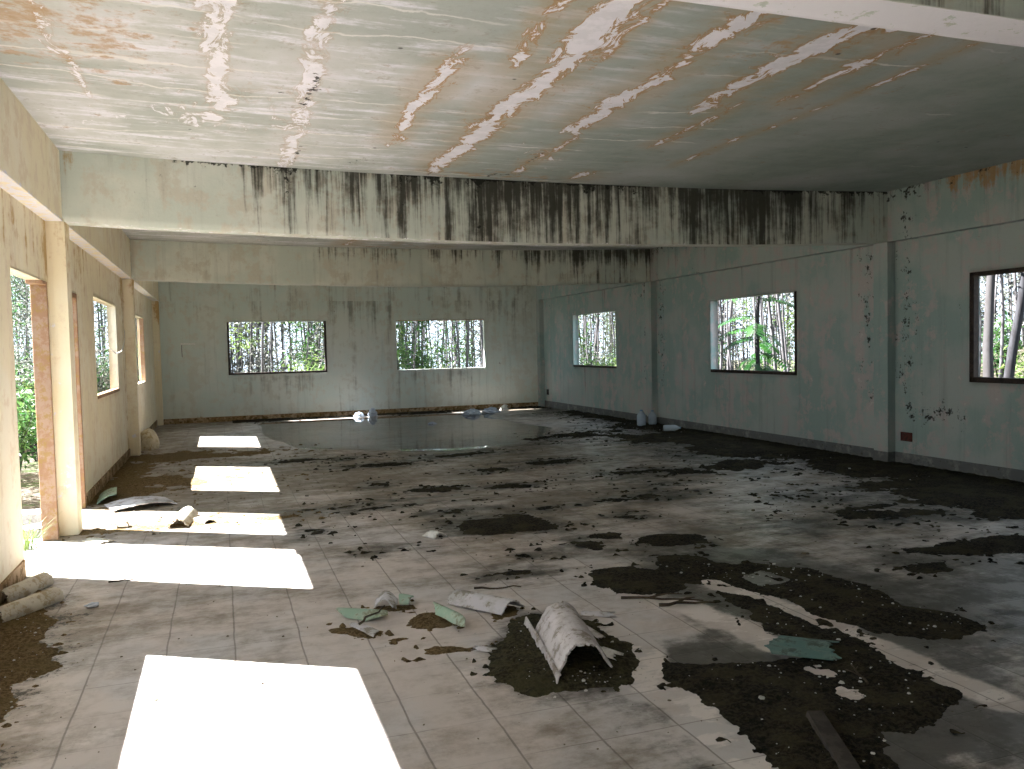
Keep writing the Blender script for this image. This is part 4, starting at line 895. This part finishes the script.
def trunk_pts(rr, H, lean):
    n = 8; ph = rr.uniform(0, 6.28); return [Vector((lean[0] * (i / n) ** 1.3 + .012 * H * math.sin(ph + i * 1.1) * (i > 0), lean[1] * (i / n) ** 1.3 + .010 * H * math.cos(ph + i * .9) * (i > 0), H * i / n)) for i in range(n + 1)]

def make_tree(seed, H, r, lean, nleaf, bark_m, leaf_m, crown0, spread, lsize=(0.10, 0.20), branches=7):
    rr = random.Random(seed); pts = trunk_pts(rr, H, lean); mb = MB(); mb.tube(pts, [r * (1 - .085 * i) for i in range(9)], 8)
    tips = []
    for _ in range(branches):
        t = rr.uniform(crown0, 0.98); k = t * 8; i = min(int(k), 7); p = pts[i].lerp(pts[i + 1], k - i); a = rr.uniform(0, 6.28); L = spread * rr.uniform(.5, 1.0)
        q = p + Vector((math.cos(a) * L * .55, math.sin(a) * L * .55, L * .30)); e = p + Vector((math.cos(a + .3) * L, math.sin(a + .3) * L, L * rr.uniform(.25, .7)))
        mb.tube([p, q, e], [r * .32, r * .22, r * .08], 5, False); tips += [(p, q), (q, e), (q, e)]
    tr = mb.build('tree', M[bark_m], None, True)
    def place():
        p, q = rr.choice(tips); v = p.lerp(q, rr.random()); s = spread * .22
        return v + Vector((rr.gauss(0, s), rr.gauss(0, s), rr.gauss(0, s)))
    V, F = leaf_quads(rr, nleaf, place, *lsize)
    mesh_obj('foliage', V, F, M[leaf_m], tr)
    return tr

def copy_tree(src):
    c = src.copy(); COL.objects.link(c)
    for ch in src.children:
        d = ch.copy(); COL.objects.link(d); d.parent = c
    return c

# prototypes (each used for the first time where it stands)
PROTO = {
    'slim': [make_tree(301 + k, 7.5 + k * .7, 0.030 + .007 * k, (0.25 * (k - 1), 0.2 * (1 - k)), 380, 'pale_bark', 'leaf_grey', 0.42, 0.95, (0.10, 0.20), 12) for k in range(3)],
    'leafy': [make_tree(321 + k, 5.5 + k, 0.030, (0.3 * (k - .5), 0.2), 1100, 'pale_bark', ('leaf_green', 'leaf_lime', 'leaf_grey')[k], 0.14, 1.0, (0.10, 0.22), 16) for k in range(3)],
    'grey': [make_tree(341 + k, 7.0, 0.085, (0.9 - 1.2 * k, 0.5), 420, 'grey_bark', 'leaf_grey', 0.40, 1.1, (0.10, 0.2), 11) for k in range(2)],
}
def make_bush(seed, H, R, n, leaf, lsize):
    rr = random.Random(seed); mb = MB(); tips = []
    for _ in range(9):
        a = rr.uniform(0, 6.28); L = R * rr.uniform(.3, 1); e = Vector((math.cos(a) * L, math.sin(a) * L, H * rr.uniform(.55, 1))); q = e * .5 + Vector((0, 0, H * .12)); mb.tube([Vector((math.cos(a) * .04, math.sin(a) * .04, 0)), q, e], [.016, .012, .005], 5, False); tips += [(q * .4, q), (q, e)]
    st = mb.build('bush', M['grey_bark'], None, True)
    def place():
        p, q = rr.choice(tips); v = p.lerp(q, rr.random()); s = R * .26; return v + Vector((rr.gauss(0, s), rr.gauss(0, s), abs(rr.gauss(0, s))))
    V, F = leaf_quads(rr, n, place, *lsize); mesh_obj('foliage', V, F, M[leaf], st); return st
PROTO['bush'] = [make_bush(361, 1.7, 0.8, 1000, 'leaf_green', (0.10, 0.20)), make_bush(362, 1.4, 0.9, 1000, 'leaf_lime', (0.09, 0.18)), make_bush(363, 2.1, 0.8, 1100, 'leaf_grey', (0.09, 0.18))]
USED = set()
def plant(kind, k, x, y, rz, sc, label, cat, group):
    p = PROTO[kind][k]; o = copy_tree(p) if (kind, k) in USED else p; USED.add((kind, k))
    o.location = (x, y, gz(x, y) - 0.03); o.rotation_euler = (0, 0, rz); o.scale = (sc, sc, sc * random.uniform(.92, 1.08))
    return tag(o, label, cat, group)

# the sun has to reach the left-hand openings: keep its path clear of crowns
OPEN = [(a, b, SILL, HEAD) for a, b in WL] + [(a, b, 0, DH) for a, b in DL] + [(-1.6, 0.7, SILL, HEAD)]  # the last is the added opening behind the camera
def blocks_sun(x, y, h, r):
    s = XL - x
    if s < -0.2: return False
    for a, b, z0, z1 in OPEN:
        if a + .62 * s - r < y < b + .62 * s + r and h > z0 + 1.10 * s - 1.10 * r: return True
    return False

rr = random.Random(99)
LAB = {
 ('far', 'slim'): ('slender pale trunk in the thicket seen through the far wall windows', 'trees behind the far wall'),
 ('far', 'leafy'): ('leafy young tree in the thicket seen through the far wall windows', 'leafy trees behind the far wall'),
 ('far', 'bush'): ('low leafy bush outside seen through the far wall windows', 'bushes behind the far wall'),
 ('right', 'slim'): ('slender pale trunk in the thicket seen through the right wall windows', 'trees beyond the right wall'),
 ('right', 'leafy'): ('leafy young tree in the thicket seen through the right wall windows', 'leafy trees beyond the right wall'),
 ('right', 'bush'): ('low leafy bush outside seen through the right wall windows', 'bushes beyond the right wall'),
 ('left', 'slim'): ('slender pale trunk outside seen through the left wall openings', 'trees beyond the left wall'),
 ('left', 'leafy'): ('leafy young tree outside seen through the left wall openings', 'leafy trees beyond the left wall'),
 ('left', 'bush'): ('leafy bush close outside the left wall openings', 'bushes beyond the left wall'),
}
def scatter(side, n, mix, pick, scl=(0.8, 1.2)):
    done = 0; tries = 0
    while done < n and tries < n * 30:
        tries += 1; kind = rr.choice(mix); k = rr.randrange(len(PROTO[kind])); x, y = pick(); sc = rr.uniform(*scl)
        h, r = {'slim': (8.5, 1.0), 'leafy': (6.8, 1.1), 'bush': (2.2, 0.9)}[kind]
        if blocks_sun(x, y, h * sc, r * sc): continue
        lb, gp = LAB[(side, kind)]
        plant(kind, k, x, y, rr.uniform(0, 6.28), sc, lb, 'bush' if kind == 'bush' else 'tree', gp); done += 1
# view wedge helpers (camera stands at the origin)
def wedge(x0, x1, yw, d0, d1):
    def f():
        y = yw + d0 + (d1 - d0) * rr.random() ** 0.8; return rr.uniform(x0, x1) * y / yw + rr.uniform(-.6, .6), y
    return f
for a, b in WF:
    scatter('far', 34, ['slim'] * 3 + ['leafy'], wedge(a - .2, b + .2, YF, 2.0, 20))
scatter('far', 14, ['leafy', 'bush', 'bush'], wedge(1.4, 5.3, YF, 2.2, 8))
scatter('far', 16, ['slim'], wedge(-1, 7, YF, 14, 24))
def rwedge(a, b, d0, d1):
    def f():
        x = XR + d0 + (d1 - d0) * rr.random() ** 0.8; return x, rr.uniform(a - .1, b + .1) * x / XR + rr.uniform(-.4, .4)
    return f
scatter('right', 26, ['slim'] * 4 + ['leafy'], rwedge(*WR[2], 1.8, 12))
scatter('right', 26, ['slim'] * 4 + ['leafy'], rwedge(*WR[1], 3.0, 14))
scatter('right', 20, ['slim'] * 3 + ['bush'], rwedge(6.0, 7.3, 4.5, 16))
scatter('right', 8, ['bush'], rwedge(9, 18, 2.5, 7))
def lwedge():
    s = rr.uniform(0.6, 7); y0 = rr.choice((rr.uniform(7.0, 8.2), rr.uniform(11, 13.3), rr.uniform(16, 17.9))); x = XL - s; return x, y0 * x / XL * rr.uniform(.85, 1.0)
scatter('left', 26, ['bush'], lambda: (XL - rr.uniform(0.9, 3.2), rr.uniform(9.0, 26)), (0.7, 1.1))
scatter('left', 26, ['leafy', 'slim', 'leafy'], lambda: (XL - rr.uniform(0.5, 8), rr.uniform(21, 40)), (0.8, 1.1))
scatter('left', 16, ['leafy', 'slim'], lambda: (XL - rr.uniform(9, 16), rr.uniform(-4, 26)), (0.6, 0.9))

# the closed wall of saplings farther off
def thicket(name, n, pick, label, H=(6, 12)):
    r = random.Random(len(label)); mb = MB(); V = []; F = []
    for _ in range(n):
        x, y = pick(); h = r.uniform(*H); z = gz(x, y) - .1; a, b = r.uniform(-.4, .4), r.uniform(-.4, .4); rad = r.uniform(.02, .05)
        mb.tube([(x, y, z), (x + a * .4, y + b * .4, z + h * .5), (x + a, y + b, z + h)], [rad, rad * .75, rad * .3], 5, False)
        c = Vector((x + a * .5, y + b * .5, z))
        def place(): return c + Vector((r.gauss(0, .7), r.gauss(0, .7), h * r.uniform(.03, 1.0)))
        v, f = leaf_quads(r, 210, place, .16, .36); k = len(V); V += v; F += [tuple(i + k for i in q) for q in f]
    o = mb.build(name, M['pale_bark']); mesh_obj('foliage', V, F, M['leaf_grey'], o)['kind'] = 'stuff'
    return tag(o, label, 'thicket', kind='stuff')
thicket('thicket', 170, lambda: (rr.uniform(-4, 19), YF + rr.uniform(17, 27)), 'distant closed thicket of saplings beyond the far wall')
thicket('thicket', 230, lambda: (XR + rr.uniform(13, 20), rr.uniform(8, 48)), 'distant closed thicket of saplings beyond the right wall')
thicket('thicket', 60, lambda: (XL - rr.uniform(0.3, 12), rr.uniform(40, 50)), 'distant closed thicket of saplings beyond the left wall')

# two curved grey trunks close outside the near right window
for k, (x, y, rz, lab) in enumerate(((10.9, 9.45, 0.2, 'thick curved grey trunk nearest the left edge of the near right window'), (11.9, 10.0, 2.6, 'thick grey trunk leaning in the middle of the near right window'))):
    plant('grey', k, x, y, rz, 1.0, lab, 'tree', None)
# rubber-tree like plant with hanging fronds outside the middle right window
def frond_tree(loc):
    r = random.Random(505); mb = MB(); pts = trunk_pts(r, 4.2, (.12, .05)); mb.tube(pts, [.055 * (1 - .06 * i) for i in range(9)], 8); tr = mb.build('frond_tree', M['grey_bark'], None, True)
    for q in range(34):
        h = r.uniform(1.0, 4.1); a = q * 2.4; L = r.uniform(.6, 1.05); V = []; F = []; st = MB(); line = []
        for i in range(9):
            t = i / 8; line.append(Vector((math.cos(a) * L * t, math.sin(a) * L * t, h + L * (.30 * t - .62 * t * t))))
        st.tube(line, [.010 - .0009 * i for i in range(9)], 5, False); V = list(st.v); F = list(st.f)
        for i in range(2, 9):
            d = (line[i] - line[i - 1]).normalized(); s = d.cross(Vector((0, 0, 1))).normalized()
            for sg in (-1, 1):
                for w in (0, .5):
                    p = line[i - 1].lerp(line[i], w); l = .24 * (1 - .35 * abs(i / 8 - .45)); e = p + s * sg * l + d * l * .35 + Vector((0, 0, -l * .35)); mid = p.lerp(e, .5); wv = d * .030; b = len(V)
                    V += [tuple(p), tuple(mid + wv), tuple(e), tuple(mid - wv)]; F.append((b, b + 1, b + 2, b + 3))
        mesh_obj('frond', V, F, M['leaf_frond'], tr)
    tr.location = loc; return tag(tr, 'young tree with feathery green fronds in the middle right window', 'tree')
frond_tree((10.4, 14.55, gz(10.4, 14.55) - .02))

# doorstep rubble outside the first door
def brick(loc, rz, size, mat, label):
    mb = MB(); a, b, c = size; mb.box(-a, a, -b, b, 0, c, jit=0.008); o = mb.build('concrete_block', M[mat]); o.location = loc; o.rotation_euler = (0, 0, rz)
    bv = o.modifiers.new('b', 'BEVEL'); bv.width = .006; bv.segments = 1
    return tag(o, label, 'block')
def gzf(x, y): return gz(x, y) - .01
for x, y, rz, s, mt, lb in ((-1.72, 8.75, .1, (.17, .10, .12), 'brick', 'reddish broken block outside the first door, nearest the brown jamb'),
                            (-1.95, 9.6, .5, (.24, .14, .13), 'cement_sheet', 'grey concrete block outside the first door behind the reddish block'),
                            (-2.15, 10.6, -.2, (.35, .15, .12), 'cement_sheet', 'long grey concrete slab outside the first door, farthest of the blocks'),
                            (-1.75, 7.9, .3, (.16, .10, .10), 'brick', 'small reddish block beside the doorstep of the first door')):
    brick((x, y, gzf(x, y)), rz, s, mt, lb)
mb = MB(); mb.box(XL - .75, XL - WTL, 6.8, 8.35, GZ - .1, -0.01); struct(mb.build('doorstep', M['roof_slab']))
# grass tuft by the jamb
r = random.Random(77); V = []; F = []
for _ in range(70):
    a = r.uniform(0, 6.28); q = r.uniform(0, .10); p = Vector((math.cos(a) * q, math.sin(a) * q, 0)); L = r.uniform(.12, .34); d = Vector((math.cos(a) * .5, math.sin(a) * .5, 1)).normalized(); s = Vector((-math.sin(a), math.cos(a), 0)) * .005; b = len(V)
    V += [p - s, p + s, p + d * L * .6 + s * .7, p + d * L * .6 - s * .7, p + d * L + Vector((math.cos(a), math.sin(a), -.2)) * L * .25]; F += [(b, b + 1, b + 2, b + 3), (b + 3, b + 2, b + 4)]
o = mesh_obj('grass_tuft', [tuple(v) for v in V], F, M['leaf_lime']); o.location = (XL - .20, 7.95, -0.012)
tag(o, 'green grass tuft on the doorstep beside the brown door jamb', 'grass')

# ------------------------------------------------------------------ LIGHT
w = bpy.data.worlds.new('sky'); SC.world = w; w.use_nodes = True
bg = w.node_tree.nodes['Background']; bg.inputs[0].default_value = (0.70, 0.84, 1.0, 1); bg.inputs[1].default_value = 2.2
s = bpy.data.lights.new('sun', 'SUN'); s.energy = 58; s.color = (1.0, 0.985, 0.965); s.angle = math.radians(0.53)
so = link(bpy.data.objects.new('sun', s)); so.rotation_euler = SUN.to_track_quat('-Z', 'Y').to_euler()

# ------------------------------------------------------------------ CAMERA
F_PX = 835.41
cam = bpy.data.cameras.new('camera'); cam.sensor_fit = 'HORIZONTAL'; cam.sensor_width = 36.0; cam.lens = F_PX / 1024 * 36.0; cam.clip_start = 0.05; cam.clip_end = 300
yaw, pit, rol = 0.3345, 0.0456, 0.0226
cy, sy = math.cos(yaw), math.sin(yaw)
f0 = Vector((sy * math.cos(pit), cy * math.cos(pit), -math.sin(pit))); r0 = Vector((cy, -sy, 0)); d0 = f0.cross(r0)
rt = r0 * math.cos(rol) + d0 * math.sin(rol); dn = -r0 * math.sin(rol) + d0 * math.cos(rol)
mw = Matrix(((rt.x, -dn.x, -f0.x, 0), (rt.y, -dn.y, -f0.y, 0), (rt.z, -dn.z, -f0.z, 1.6), (0, 0, 0, 1)))
co = link(bpy.data.objects.new('camera', cam)); co.matrix_world = mw; SC.camera = co

vs = SC.view_settings
SC.display_settings.display_device = 'sRGB'
vs.view_transform = 'Standard'; vs.look = 'None'; vs.gamma = 1.0; vs.use_curve_mapping = False; vs.exposure = 0.4
SC.cycles.max_bounces = 12; SC.cycles.diffuse_bounces = 6; SC.cycles.glossy_bounces = 3; SC.cycles.transmission_bounces = 6; SC.cycles.transparent_max_bounces = 8
SC.cycles.sample_clamp_indirect = 8.0; SC.cycles.use_denoising = True
